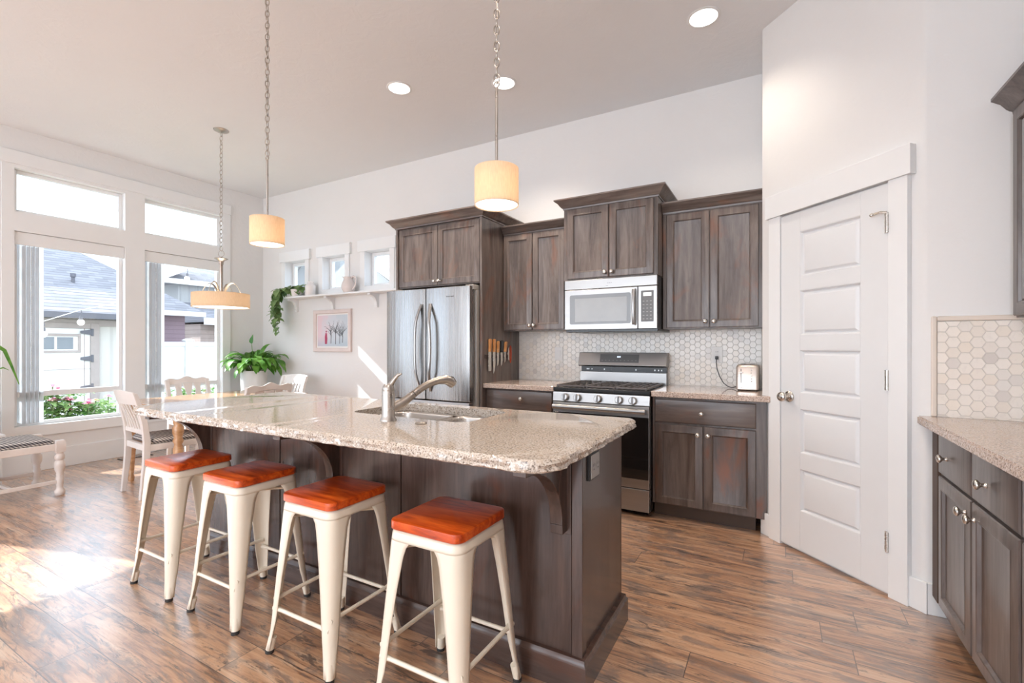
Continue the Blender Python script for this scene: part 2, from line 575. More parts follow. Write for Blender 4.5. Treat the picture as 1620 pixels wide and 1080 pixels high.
class MB:
    def __init__(self):
        self.bm = bmesh.new()

    def face(self, pts, mi=0):
        vs = [self.bm.verts.new(p) for p in pts]
        f = self.bm.faces.new(vs)
        f.material_index = mi
        return f

    def box(self, x0, x1, y0, y1, z0, z1, mi=0):
        c = [(x0, y0, z0), (x1, y0, z0), (x1, y1, z0), (x0, y1, z0), (x0, y0, z1), (x1, y0, z1), (x1, y1, z1), (x0, y1, z1)]
        v = [self.bm.verts.new(p) for p in c]
        for q in ((3, 2, 1, 0), (4, 5, 6, 7), (0, 1, 5, 4), (1, 2, 6, 5), (2, 3, 7, 6), (3, 0, 4, 7)):
            f = self.bm.faces.new([v[i] for i in q])
            f.material_index = mi
        return self

    def mbox(self, mp, u0, u1, v0, v1, d0, d1, mi=0):
        c = [(u0, v0, d0), (u1, v0, d0), (u1, v1, d0), (u0, v1, d0), (u0, v0, d1), (u1, v0, d1), (u1, v1, d1), (u0, v1, d1)]
        v = [self.bm.verts.new(mp(*p)) for p in c]
        for q in ((3, 2, 1, 0), (4, 5, 6, 7), (0, 1, 5, 4), (1, 2, 6, 5), (2, 3, 7, 6), (3, 0, 4, 7)):
            f = self.bm.faces.new([v[i] for i in q])
            f.material_index = mi
        return self

    def rings(self, loops, cap0=True, cap1=True, closed=True, mi=0):
        L = [[self.bm.verts.new(p) for p in lp] for lp in loops]
        n = len(L[0])
        for a, b in zip(L[:-1], L[1:]):
            for i in range(n if closed else n - 1):
                j = (i + 1) % n
                f = self.bm.faces.new((a[i], a[j], b[j], b[i]))
                f.material_index = mi
        if cap0 and closed:
            self.bm.faces.new(list(reversed(L[0]))).material_index = mi
        if cap1 and closed:
            self.bm.faces.new(L[-1]).material_index = mi
        return self

    def panel(self, mp, u0, u1, v0, v1, prof, mi=0):
        loops = []
        for i, d in prof:
            loops.append([mp(u0 + i, v0 + i, d), mp(u1 - i, v0 + i, d), mp(u1 - i, v1 - i, d), mp(u0 + i, v1 - i, d)])
        return self.rings(loops, mi=mi)

    def prism(self, poly, z0, z1, mi=0):
        return self.rings([[(x, y, z0) for x, y in poly], [(x, y, z1) for x, y in poly]], mi=mi)

    def mprism(self, mp, poly, d0, d1, mi=0):
        return self.rings([[mp(u, v, d0) for u, v in poly], [mp(u, v, d1) for u, v in poly]], mi=mi)

    def tube(self, pts, r, n=8, mi=0, cap=True, flat=None):
        pts = [V(p) for p in pts]
        rs = r if isinstance(r, (list, tuple)) else [r] * len(pts)
        loops = []
        prev = None
        for i, p in enumerate(pts):
            if i == 0:
                t = pts[1] - pts[0]
            elif i == len(pts) - 1:
                t = pts[-1] - pts[-2]
            else:
                t = (pts[i + 1] - pts[i]).normalized() + (pts[i] - pts[i - 1]).normalized()
            t.normalize()
            if prev is None:
                up = V((0, 0, 1)) if abs(t.z) < 0.95 else V((1, 0, 0))
                a = t.cross(up).normalized()
            else:
                a = (prev - t * prev.dot(t)).normalized()
            prev = a
            b = t.cross(a)
            rr = rs[i]
            fa, fb = (1, 1) if flat is None else flat
            loops.append([p + (a * cos(2 * pi * k / n) * fa + b * sin(2 * pi * k / n) * fb) * rr for k in range(n)])
        return self.rings(loops, cap, cap, mi=mi)

    def lathe(self, prof, c, n=24, axis=(0, 0, 1), mi=0, cap0=True, cap1=True):
        c = V(c)
        q = V((0, 0, 1)).rotation_difference(V(axis).normalized())
        loops = []
        for r, z in prof:
            loops.append([c + q @ V((r * cos(2 * pi * k / n), r * sin(2 * pi * k / n), z)) for k in range(n)])
        return self.rings(loops, cap0, cap1, mi=mi)

    def torus(self, c, R, r, q=None, n=12, m=6, sx=1.0, sy=1.0):
        c = V(c)
        q = q or Matrix.Identity(3)
        loops = []
        for i in range(n):
            a = 2 * pi * i / n
            d = V((cos(a) * sx, sin(a) * sy, 0))
            t = V((-sin(a) * sx, cos(a) * sy, 0)).normalized()
            nr = V((t.y, -t.x, 0))
            ctr = d * R
            loops.append([c + q @ (ctr + nr * r * cos(2 * pi * k / m) + V((0, 0, 1)) * r * sin(2 * pi * k / m)) for k in range(m)])
        loops.append(loops[0])
        L = [[self.bm.verts.new(p) for p in lp] for lp in loops[:-1]]
        for i in range(n):
            a, b = L[i], L[(i + 1) % n]
            for k in range(m):
                j = (k + 1) % m
                self.bm.faces.new((a[k], a[j], b[j], b[k]))
        return self

    def ball(self, c, r, s=(1, 1, 1), n=12, mi=0):
        prof = [(max(1e-4, r * sin(pi * i / n)), -r * cos(pi * i / n)) for i in range(n + 1)]
        c = V(c)
        loops = [[c + V((rr * cos(2 * pi * k / 16) * s[0], rr * sin(2 * pi * k / 16) * s[1], z * s[2])) for k in range(16)] for rr, z in prof]
        return self.rings(loops, mi=mi)

    def leaf(self, base, d, up, L, W, droop=0.3, n=5, shape='lance', fold=0.25):
        """a thin curved leaf blade: midrib polyline with two edges"""
        d = V(d).normalized()
        up = V(up)
        s = d.cross(up)
        if s.length < 1e-3:
            s = V((1, 0, 0))
        s.normalize()
        nn = s.cross(d).normalized()
        p = V(base)
        mid, lf, rt = [], [], []
        dirv = d.copy()
        for i in range(n + 1):
            t = i / n
            if shape == 'lance':
                w = W * sin(pi * min(1, t * 0.92 + 0.08)) ** 0.8
            else:
                w = W * (sin(pi * (t ** 0.55)) ** 0.9 if 0 < t < 1 else 0.02)
            w = max(w, W * 0.03)
            nrm = s.cross(dirv).normalized()
            mid.append(self.bm.verts.new(p))
            lf.append(self.bm.verts.new(p + s * w * 0.5 + nrm * w * fold * 0.5))
            rt.append(self.bm.verts.new(p - s * w * 0.5 + nrm * w * fold * 0.5))
            p = p + dirv * (L / n)
            dirv = (dirv + V((0, 0, -1)) * droop / n * 1.6).normalized()
        for i in range(n):
            self.bm.faces.new((mid[i], mid[i + 1], lf[i + 1], lf[i]))
            self.bm.faces.new((rt[i], rt[i + 1], mid[i + 1], mid[i]))
        return self

    def build(self, name, mat, parent=None, bev=0.0, seg=2, smooth=True, angle=40, solid=0.0, sub=0, recalc=True):
        bm = self.bm
        if recalc:
            bmesh.ops.recalc_face_normals(bm, faces=bm.faces)
        if parent is not None:
            org = ORG[parent.name]
        else:
            xs = [v.co.x for v in bm.verts]
            ys = [v.co.y for v in bm.verts]
            zs = [v.co.z for v in bm.verts]
            org = V(((min(xs) + max(xs)) / 2, (min(ys) + max(ys)) / 2, min(zs)))
        bmesh.ops.translate(bm, verts=bm.verts, vec=-org)
        me = bpy.data.meshes.new(name)
        bm.to_mesh(me)
        bm.free()
        if isinstance(mat, (list, tuple)):
            for m in mat:
                me.materials.append(m)
        else:
            me.materials.append(mat)
        if smooth:
            me.shade_smooth()
            me.set_sharp_from_angle(angle=radians(angle))
        o = bpy.data.objects.new(name, me)
        COL.objects.link(o)
        if parent is not None:
            o.parent = parent
        else:
            o.location = org
        ORG[o.name] = org
        if solid:
            md = o.modifiers.new('solid', 'SOLIDIFY')
            md.thickness = solid
            md.offset = 0
        if bev:
            md = o.modifiers.new('bevel', 'BEVEL')
            md.width = bev
            md.segments = seg
            md.limit_method = 'ANGLE'
            md.angle_limit = radians(40)
            md.harden_normals = True
        if sub:
            md = o.modifiers.new('sub', 'SUBSURF')
            md.levels = md.render_levels = sub
        return o


def tag(o, label=None, cat=None, group=None, kind=None):
    if label:
        o['label'] = label
    if cat:
        o['category'] = cat
    if group:
        o['group'] = group
    if kind:
        o['kind'] = kind
    return o


def thing(name, label, cat, loc=(0, 0, 0), group=None, kind=None):
    o = bpy.data.objects.new(name, None)
    o.empty_display_size = 0.1
    COL.objects.link(o)
    o.location = loc
    ORG[o.name] = V(loc)
    return tag(o, label, cat, group, kind)


def copy_tree(o, parent=None):
    c = o.copy()
    COL.objects.link(c)
    if parent is not None:
        c.parent = parent
    for ch in list(o.children):
        copy_tree(ch, c)
    return c


def struct(name, mb, mat, label, **kw):
    o = mb.build(name, mat, None, **kw)
    return tag(o, label, name.split('_')[0], None, 'structure')


def roundrect(x0, x1, y0, y1, r, n=5):
    pts = []
    for cx, cy, a0 in ((x1 - r, y1 - r, 0), (x0 + r, y1 - r, 90), (x0 + r, y0 + r, 180), (x1 - r, y0 + r, 270)):
        for k in range(n + 1):
            a = radians(a0 + 90 * k / n)
            pts.append((cx + r * cos(a), cy + r * sin(a)))
    return pts


# ------------------------------------------------------------------ room dimensions
XL, XR, YB, YF, ZC = -6.40, 1.22, 4.11, -4.6, 3.34
PW = 2.85                     # short wall beside the pantry door, facing the camera


def wall_open(mp, u0, u1, v0, v1, opens, d0, d1):
    us = sorted({u0, u1, *[o[0] for o in opens], *[o[1] for o in opens]})
    vs = sorted({v0, v1, *[o[2] for o in opens], *[o[3] for o in opens]})
    m = MB()
    for a, b in zip(us[:-1], us[1:]):
        for c, d in zip(vs[:-1], vs[1:]):
            uc, vc = (a + b) / 2, (c + d) / 2
            if any(o[0] < uc < o[1] and o[2] < vc < o[3] for o in opens):
                continue
            m.mbox(mp, a, b, c, d, d0, d1)
    bmesh.ops.remove_doubles(m.bm, verts=m.bm.verts, dist=1e-5)
    # drop the coincident inner faces
    seen = {}
    for f in list(m.bm.faces):
        key = tuple(sorted(v.index for v in f.verts))
        seen.setdefault(key, []).append(f)
    m.bm.verts.index_update()
    seen = {}
    for f in m.bm.faces:
        seen.setdefault(tuple(sorted(v.index for v in f.verts)), []).append(f)
    dead = [f for fs in seen.values() if len(fs) > 1 for f in fs]
    bmesh.ops.delete(m.bm, geom=dead, context='FACES')
    return m


mpL = lambda u, v, d: (XL - d, u, v)          # left wall: d runs outward
mpB = lambda u, v, d: (u, YB + d, v)          # back wall: d runs outward
W1 = (1.59, 2.471)
W2 = (2.66, 3.537)
TZ = (2.535, 2.955)
MZ = (0.455, 2.35)
PD = (-2.3, 0.385, 0.0, 2.60)
LOPEN = [(*W1, *TZ), (*W2, *TZ), (*W1, *MZ), (*W2, *MZ), PD]
SW = [(-5.88, -5.465), (-5.12, -4.706), (-4.36, -3.955)]
SZ = (1.965, 2.385)

struct('floor', MB().box(XL - 0.15, XR + 0.15, YF - 0.15, YB + 0.15, -0.1, 0.0), M['floor'], 'distressed brown and grey wood plank floor')
struct('ceiling', MB().box(XL - 0.15, XR + 0.15, YF - 0.15, YB + 0.15, ZC, ZC + 0.12), M['ceiling'], 'white lightly textured flat ceiling')
struct('wall_left', wall_open(mpL, YF, YB + 0.15, 0, ZC, LOPEN, 0, 0.15), M['wall'], 'white wall holding the tall garden windows', smooth=False)
struct('wall_back', wall_open(mpB, XL, XR + 0.15, 0, ZC, [(a, b, *SZ) for a, b in SW], 0, 0.15), M['wall'],
       'white kitchen wall behind fridge and range', smooth=False)
struct('wall_right', MB().box(XR, XR + 0.15, YF, PW, 0, ZC), M['wall'], 'wall behind the cabinets on the right')
mpF = lambda u, v, d: (u, YF - d, v)  # unseen rear wall; its wide opening is added to let fill light in
struct('wall_front', wall_open(mpF, XL - 0.15, XR + 0.15, 0, ZC, [(-5.6, 0.8, 0.3, 2.7)], 0, 0.15), M['wall'],
       'wall behind the viewer with an added wide opening for fill light', smooth=False)

# pantry block: angled wall with the door, then a short wall facing the room, with bullnosed corner
PA, PB = (-0.085, 3.535), (0.60, PW)
pw = MB()
poly = [(-0.085, YB), (-0.085, 3.548), (-0.080, 3.535)]
poly += [(0.585, 2.868), (0.592, 2.861), (0.600, 2.855), (0.612, PW), (XR, PW), (XR, YB)]
pw.prism(poly, 0, ZC)
struct('wall_pantry', pw, M['wall'], 'angled white wall holding the pantry door and the short wall beside it', angle=35)

T2 = V((sqrt(0.5), -sqrt(0.5), 0))
N2 = V((-sqrt(0.5), -sqrt(0.5), 0))
mpP = lambda u, v, d: V((PA[0], PA[1], v)) + T2 * u + N2 * d     # on the angled wall; d runs into the room

# ------------------------------------------------------------------ baseboards and casings
m = MB().box(XL, XL + 0.018, YF, YB, 0, 0.205)
struct('baseboard_left', m, M['trim'], 'tall white baseboard under the garden windows', bev=0.004)
m = MB().box(XL + 0.018, -3.26, YB - 0.018, YB, 0, 0.205)
struct('baseboard_back', m, M['trim'], 'white baseboard under the wall shelf', bev=0.004)
m = MB()
m.mbox(mpP, 0.0, 0.08, 0, 0.145, 0.0, 0.015)
m.mbox(mpP, 0.908, 0.985, 0, 0.145, 0.0, 0.015)
m.prism([(0.601, PW - 0.016), (0.70, PW - 0.016), (0.70, PW), (0.612, PW)], 0, 0.145)
struct('baseboard_pantry', m, M['trim'], 'white baseboard blocks either side of the pantry door', bev=0.003)

# field of flat white casing round the two tall windows
m = MB()
th = 0.02
y0c, y1c = 1.505, 3.636
zs0, zs1 = MZ[0], TZ[1] + 0.035
m.box(XL, XL + th, y0c, W1[0], 0.35, zs1)
m.box(XL, XL + th, W1[1], W2[0], 0.35, zs1)
m.box(XL, XL + th, W2[1], y1c, 0.35, zs1)
for a, b in (W1, W2):
    m.box(XL, XL + th, a, b, TZ[1], zs1)
    m.box(XL, XL + th, a, b, MZ[1], TZ[0])
    m.box(XL, XL + th, a, b, 0.35, MZ[0] - 0.0)
struct('trim_1', m, M['trim'], 'flat white casing between and around the tall garden windows', smooth=False)
struct('trim_2', MB().box(XL, XL + 0.03, y0c - 0.015, y1c + 0.012, zs1, zs1 + 0.128), M['trim'], 'white head board across the tops of the garden windows', bev=0.003)

# window frames and panes
NWIN = 0


def window(n, mp, u0, u1, v0, v1, dg, label, bars=(), fw=0.035, sill=False):
    """mp's d runs outward; frame stands at depth dg"""
    t = thing('window_%d' % n, label, 'window', mp((u0 + u1) / 2, v0, dg), kind='structure')
    m = MB()
    e = 0.001
    m.mbox(mp, u0 + e, u0 + fw, v0 + e, v1 - e, dg - 0.02, dg + 0.03)
    m.mbox(mp, u1 - fw, u1 - e, v0 + e, v1 - e, dg - 0.02, dg + 0.03)
    m.mbox(mp, u0 + fw, u1 - fw, v0 + e, v0 + fw, dg - 0.02, dg + 0.03)
    m.mbox(mp, u0 + fw, u1 - fw, v1 - fw, v1 - e, dg - 0.02, dg + 0.03)
    for b0, b1 in bars:
        m.mbox(mp, u0 + fw, u1 - fw, b0, b1, dg - 0.025, dg + 0.03)
    m.build('window_frame', M['trim'], t, bev=0.003)
    MB().mbox(mp, u0 + fw * 0.8, u1 - fw * 0.8, v0 + fw * 0.8, v1 - fw * 0.8, dg + 0.004, dg + 0.010).build('pane', M['glass'], t)
    return t


window(1, mpL, *W1, *MZ, 0.075, 'tall garden window left of the pair, above the bench', bars=((0.735, 0.79),))
window(2, mpL, *W2, *MZ, 0.075, 'tall garden window right of the pair, nearer the corner', bars=((0.735, 0.79),))
window(3, mpL, *W1, *TZ, 0.075, 'wide transom window over the left tall window')
window(4, mpL, *W2, *TZ, 0.075, 'wide transom window over the right tall window')
for k, (a, b) in enumerate(SW):
    window(5 + k, mpB, a, b, *SZ, 0.12, ['small square window nearest the corner above the shelf', 'small square window in the middle above the jug',
                                           'small square window beside the fridge cabinet'][k], fw=0.04)
# patio door out of frame, the one the floor sunlight comes through
t = thing('door_2', 'glazed patio door left of the garden windows', 'door', (XL - 0.07, -1.0, 0), kind='structure')
m = MB()
for a, b in ((-2.299, -2.22), (-1.04, -0.96), (0.305, 0.384)):
    m.box(XL - 0.10, XL - 0.05, a, b, 0.001, 2.599)
for a, b in ((-2.22, -1.04), (-0.96, 0.305)):
    m.box(XL - 0.10, XL - 0.05, a, b, 0.001, 0.09)
    m.box(XL - 0.10, XL - 0.05, a, b, 2.52, 2.599)
m.build('door_frame', M['trim'], t, bev=0.003)
MB().box(XL - 0.08, XL - 0.074, -2.24, 0.32, 0.07, 2.54).build('pane', M['glass'], t)

# casings of the three small windows
for k, (a, b) in enumerate(SW):
    m = MB()
    cw = 0.075
    m.box(a - cw, a, YB - 0.02, YB, 1.885, SZ[1])
    m.box(b, b + cw, YB - 0.02, YB, 1.885, SZ[1])
    m.box(a, b, YB - 0.02, YB, 1.885, SZ[0])
    m.box(a - cw - 0.03, b + cw + 0.03, YB - 0.035, YB, SZ[1], SZ[1] + 0.135)
    # jamb lining in the recess
    struct('trim_%d' % (3 + k), m, M['trim'], ['white casing of the small window nearest the corner', 'white casing of the middle small window',
                                                'white casing of the small window beside the fridge cabinet'][k], bev=0.002)

# pantry door casing
m = MB()
D0, D1, DH = 0.172, 0.817, 2.045
m.mbox(mpP, D0 - 0.092, D0 - 0.004, 0, DH + 0.01, 0, 0.027)
m.mbox(mpP, D1 + 0.004, D1 + 0.094, 0, DH + 0.01, 0, 0.027)
m.mbox(mpP, D0 - 0.112, D1 + 0.114, DH + 0.01, DH + 0.152, 0, 0.038)
struct('trim_6', m, M['trim'], 'flat white casing with wide head around the pantry door', bev=0.002)

t = thing('door_1', 'white five panel pantry door in the angled wall', 'door', mpP((D0 + D1) / 2, 0, 0.0), kind='structure')
m = MB()
zb, zt = 0.016, DH
dl, dd = 0.003, 0.020
stile = 0.137
rails = [zb] + [0.25, 0.505, 0.597, 0.865, 0.957, 1.217, 1.303, 1.573, 1.655, 1.925] + [zt]
m.mbox(mpP, D0, D1, zb, zt, dl - 0.002, dl)
m.mbox(mpP, D0, D0 + stile, zb, zt, dl, dd)
m.mbox(mpP, D1 - stile, D1, zb, zt, dl, dd)
for i in range(0, 12, 2):
    m.mbox(mpP, D0 + stile, D1 - stile, rails[i], rails[i + 1], dl, dd)
for i in range(1, 11, 2):
    m.panel(mpP, D0 + stile, D1 - stile, rails[i], rails[i + 1], [(0.0, dl), (0.0, dd), (0.004, dd - 0.001), (0.012, dl + 0.002), (0.018, dl + 0.002), (0.03, dd - 0.003), (0.034, dd - 0.002)])
m.build('door_leaf', M['door'], t, bev=0.001, seg=1)
m = MB()
kc = mpP(D0 + 0.062, 0.93, dd)
m.lathe([(0.034, 0), (0.034, 0.006), (0.028, 0.011), (0.013, 0.014), (0.012, 0.034), (0.022, 0.042), (0.029, 0.052), (0.030, 0.062), (0.024, 0.072), (0.010, 0.077)], kc, 24, N2)
m.build('knob', M['nickel'], t, angle=60)
for zz in (0.22, 1.02, 1.80):
    m = MB()
    m.tube([mpP(D1 + 0.002, zz, dd + 0.008), mpP(D1 + 0.002, zz + 0.10, dd + 0.008)], 0.007, 10)
    m.mbox(mpP, D1 - 0.014, D1 + 0.001, zz, zz + 0.10, dd, dd + 0.003)
    for q in range(1, 5):
        m.lathe([(0.0078, -0.001), (0.0078, 0.001)], mpP(D1 + 0.002, zz + 0.02 * q, dd + 0.008), 10)
    m.build('hinge', M['nickel'], t)
m = MB()
m.tube([mpP(D1 + 0.002, 1.90, dd + 0.010), mpP(D1 - 0.02, 1.905, dd + 0.028), mpP(D1 - 0.055, 1.90, dd + 0.03)], 0.006, 8)
m.ball(mpP(D1 - 0.058, 1.90, dd + 0.03), 0.010)
m.build('door_stop', M['nickel'], t)

# ------------------------------------------------------------------ cabinet helpers
DPROF = [(0.0, 0.0), (0.0, 0.014), (0.004, 0.018), (0.046, 0.020), (0.050, 0.0215), (0.055, 0.0195), (0.060, 0.009), (0.064, 0.008)]
SPROF = [(0.0, 0.0), (0.0, 0.013), (0.005, 0.018), (0.012, 0.020)]


def mpN(yf):
    """cabinet fronts facing the room (-Y)"""
    return lambda u, v, d: (u, yf - d, v)


def mpW(xf):
    """cabinet fronts facing left (-X)"""
    return lambda u, v, d: (xf - d, u, v)


def knob(parent, mp, u, v, d0=0.020, s=1.0):
    a = V(mp(u, v, d0))
    n = (V(mp(u, v, 1.0)) - V(mp(u, v, 0.0))).normalized()
    m = MB()
    m.lathe([(0.009 * s, 0), (0.0065 * s, 0.003), (0.0055 * s, 0.012), (0.010 * s, 0.016), (0.0155 * s, 0.021), (0.0165 * s, 0.026), (0.013 * s, 0.031), (0.005 * s, 0.0335)], a, 16, n)
    return m.build('knob', M['nickel'], parent, angle=60)


def cab_door(root, mp, u0, u1, v0, v1, mat, kn=None, ks=1.0):
    m = MB().panel(mp, u0, u1, v0, v1, DPROF)
    d = m.build('door', mat, root, angle=25)
    if kn:
        knob(d, mp, kn[0], kn[1], 0.0205, ks)
    return d


def drawer(root, mp, u0, u1, v0, v1, mat, kn=None, ks=1.0):
    m = MB().panel(mp, u0, u1, v0, v1, SPROF)
    d = m.build('drawer', mat, root, angle=25)
    if kn:
        knob(d, mp, kn[0], kn[1], 0.0205, ks)
    return d


CROWN = [(0.0, 0.0), (0.006, 0.0), (0.008, 0.012), (0.016, 0.016), (0.026, 0.026), (0.042, 0.050), (0.064, 0.066), (0.070, 0.070), (0.070, 0.082), (0.0, 0.084)]


def crown(root, x0, x1, yf, yb, z, L, R, mat, s=1.0):
    loops = []
    for o, h in CROWN:
        o *= s
        h *= s
        loops.append([(x0 - o * L, yb, z + h), (x0 - o * L, yf - o, z + h), (x1 + o * R, yf - o, z + h), (x1 + o * R, yb, z + h)])
    m = MB().rings(loops)
    return m.build('crown_moulding', mat, root, angle=35)


# ------------------------------------------------------------------ fridge surround
t = thing('fridge_cabinet', 'dark wood cabinet above the fridge with tall side panels', 'cabinet', (-2.72, YB, 0))
MB().box(-3.208, -2.236, 3.455, YB - 0.001, 1.792, 2.365).build('cabinet_box', M['wood'], t, bev=0.002)
MB().box(-2.256, -2.234, 3.432, YB, 0.0, 2.365).build('side_panel', M['wood'], t, bev=0.002)
MB().box(-3.230, -3.208, 3.432, YB, 0.0, 2.365).build('side_panel', M['wood'], t, bev=0.002)
mp = mpN(3.455)
cab_door(t, mp, -3.196, -2.729, 1.802, 2.352, M['wood'], (-2.752, 1.838))
cab_door(t, mp, -2.723, -2.262, 1.802, 2.352, M['wood'], (-2.700, 1.838))
crown(t, -3.230, -2.234, 3.432, YB, 2.365, 1, 1, M['woodx'])

# ------------------------------------------------------------------ upper cabinets on the back wall
t = thing('wall_cabinet', 'dark wood wall cabinet between fridge panel and microwave cabinet', 'cabinet', (-1.89, YB, 1.38), 'upper kitchen cabinets')
MB().box(-2.231, -1.558, 3.80, YB, 1.378, 2.275).build('cabinet_box', M['wood'], t, bev=0.002)
mp = mpN(3.80)
cab_door(t, mp, -2.222, -1.926, 1.386, 2.262, M['wood'], (-1.944, 1.424))
cab_door(t, mp, -1.920, -1.612, 1.386, 2.262, M['wood'], (-1.900, 1.424))
crown(t, -2.231, -1.558, 3.80, YB, 2.268, 0, 0, M['woodx'], 0.9)

t = thing('wall_cabinet', 'taller dark wood wall cabinet directly above the microwave', 'cabinet', (-1.17, YB, 1.78), 'upper kitchen cabinets')
MB().box(-1.552, -0.784, 3.64, YB, 1.780, 2.375).build('cabinet_box', M['wood'], t, bev=0.002)
mp = mpN(3.64)
cab_door(t, mp, -1.516, -1.166, 1.790, 2.366, M['wood'], (-1.190, 1.826))
cab_door(t, mp, -1.158, -0.816, 1.790, 2.366, M['wood'], (-1.134, 1.826))
crown(t, -1.552, -0.784, 3.64, YB, 2.372, 1, 1, M['woodx'], 0.95)

t = thing('wall_cabinet', 'dark wood wall cabinet right of the microwave, beside the pantry wall', 'cabinet', (-0.44, YB, 1.37), 'upper kitchen cabinets')
MB().box(-0.781, -0.090, 3.80, YB, 1.372, 2.275).build('cabinet_box', M['wood'], t, bev=0.002)
mp = mpN(3.80)
cab_door(t, mp, -0.752, -0.441, 1.380, 2.258, M['wood'], (-0.468, 1.424))
cab_door(t, mp, -0.435, -0.115, 1.380, 2.258, M['wood'], (-0.408, 1.424))
crown(t, -0.781, -0.090, 3.80, YB, 2.268, 0, 0, M['woodx'], 0.95)

# ------------------------------------------------------------------ base cabinets on the back wall
t = thing('base_cabinet', 'dark wood base cabinet between fridge panel and range', 'cabinet', (-1.9, YB, 0))
MB().box(-2.233, -1.560, 3.50, YB, 0.10, 0.874).build('cabinet_box', M['woodb'], t, bev=0.002)
MB().box(-2.233, -1.560, 3.56, YB, 0.0, 0.10).build('toe_kick', M['kick'], t)
mp = mpN(3.50)
drawer(t, mp, -2.215, -1.590, 0.70, 0.862, M['woodbx'], (-1.87, 0.797))
cab_door(t, mp, -2.215, -1.905, 0.11, 0.685, M['woodb'], (-1.93, 0.62))
cab_door(t, mp, -1.899, -1.590, 0.11, 0.685, M['woodb'], (-1.874, 0.62))

t = thing('base_cabinet', 'dark wood base cabinet between range and pantry wall', 'cabinet', (-0.43, YB, 0))
m = MB()
m.prism([(-0.792, YB), (-0.792, 3.50), (-0.056, 3.50), (-0.090, 3.534), (-0.090, YB)], 0.10, 0.874)
m.build('cabinet_box', M['woodb'], t, bev=0.002)
MB().box(-0.792, -0.125, 3.56, YB, 0.0, 0.10).build('toe_kick', M['kick'], t)
mp = mpN(3.50)
drawer(t, mp, -0.773, -0.120, 0.694, 0.858, M['woodbx'], (-0.455, 0.770))
cab_door(t, mp, -0.773, -0.447, 0.108, 0.680, M['woodb'], (-0.478, 0.622))
cab_door(t, mp, -0.441, -0.120, 0.108, 0.680, M['woodb'], (-0.412, 0.622))

# worktops
tag(MB().box(-2.233, -1.560, 3.448, YB, 0.875, 0.914).build('countertop', M['granite2'], None, bev=0.004),
    'speckled granite worktop left of the range, under the knives', 'countertop')
m = MB().prism([(-0.792, YB), (-0.792, 3.448), (-0.038, 3.448), (-0.025, 3.460), (-0.086, 3.530), (-0.090, YB)], 0.875, 0.914)
tag(m.build('countertop', M['granite2'], None, bev=0.004), 'speckled granite worktop right of the range, under the toaster', 'countertop')


# ------------------------------------------------------------------ hexagon tile
def hexes(mp, u0, u1, v0, v1, pitch, seed, holes=()):
    m = MB()
    m.mbox(mp, u0, u1, v0, v1, 0.0, 0.006, mi=1)
    R = pitch / sqrt(3)
    g = 0.0013
    i = 0
    u = u0 - R
    while u < u1 + R:
        v = v0 - pitch * (0.30 if i % 2 else 0.80)
        while v < v1 + pitch:
            lo, hi = [], []
            for k in range(6):
                a = radians(60 * k)
                for lst, s, d in ((lo, R - g, 0.006), (hi, R - g - 0.0012, 0.0085)):
                    uu = min(max(u + s * cos(a), u0), u1)
                    vv = min(max(v + s * sin(a), v0), v1)
                    lst.append((uu, vv, d))
            us = [p[0] for p in hi]
            vs = [p[1] for p in hi]
            if max(us) - min(us) > 0.004 and max(vs) - min(vs) > 0.004:
                m.rings([[mp(*p) for p in lo], [mp(*p) for p in hi]], cap0=False)
            v += pitch
        u += 1.5 * R
        i += 1
    bmesh.ops.dissolve_degenerate(m.bm, edges=m.bm.edges, dist=1e-5)
    return m


mp = lambda u, v, d: (u, YB - d, v)
o = hexes(mp, -2.230, -0.102, 0.9145, 1.385, 0.0465, 1).build('backsplash', [M['tile'], M['grout']], None, smooth=False)
tag(o, 'cream marble hexagon tile backsplash behind the range', 'backsplash')
tag(MB().box(-0.101, -0.0865, YB - 0.012, YB, 0.9145, 1.372).build('tile_edging', M['bullnose'], None, bev=0.004, seg=3),
    'narrow upright edging tile beside the toaster, below the wall cabinet', 'tile edging')
mp = lambda u, v, d: (u, PW - d, v)
o = hexes(mp, 0.642, 1.219, 0.9145, 1.352, 0.0475, 2).build('backsplash', [M['tile'], M['grout']], None, smooth=False)
tag(o, 'cream marble hexagon tile panel above the right worktop', 'backsplash')
m = MB()
m.box(0.620, 0.641, PW - 0.014, PW, 0.9145, 1.376)
m.box(0.641, 1.219, PW - 0.014, PW, 1.353, 1.376)
tag(m.build('tile_edging', M['bullnose'], None, bev=0.006, seg=3), 'pink-beige rounded edging around the right tile panel', 'tile edging')

# ------------------------------------------------------------------ fridge
t = thing('refrigerator', 'stainless french door refrigerator in the dark wood surround', 'refrigerator', (-2.75, 3.7, 0))
MB().box(-3.195, -2.268, 3.40, 4.06, 0.03, 1.725).build('body', M['fridge_side'], t, bev=0.004)
mp = mpN(3.388)


def bowed(x0, x1, z0, z1, b=0.014):
    m = MB()
    n = 8
    loops = []
    for k in range(n + 1):
        f = k / n
        x = x0 + (x1 - x0) * f
        d = 0.070 + b * (1 - (2 * f - 1) ** 2)
        loops.append((x, d))
    poly = [(x, 3.388 - d) for x, d in loops] + [(x1, 3.388), (x0, 3.388)]
    return m.prism(poly, z0, z1)


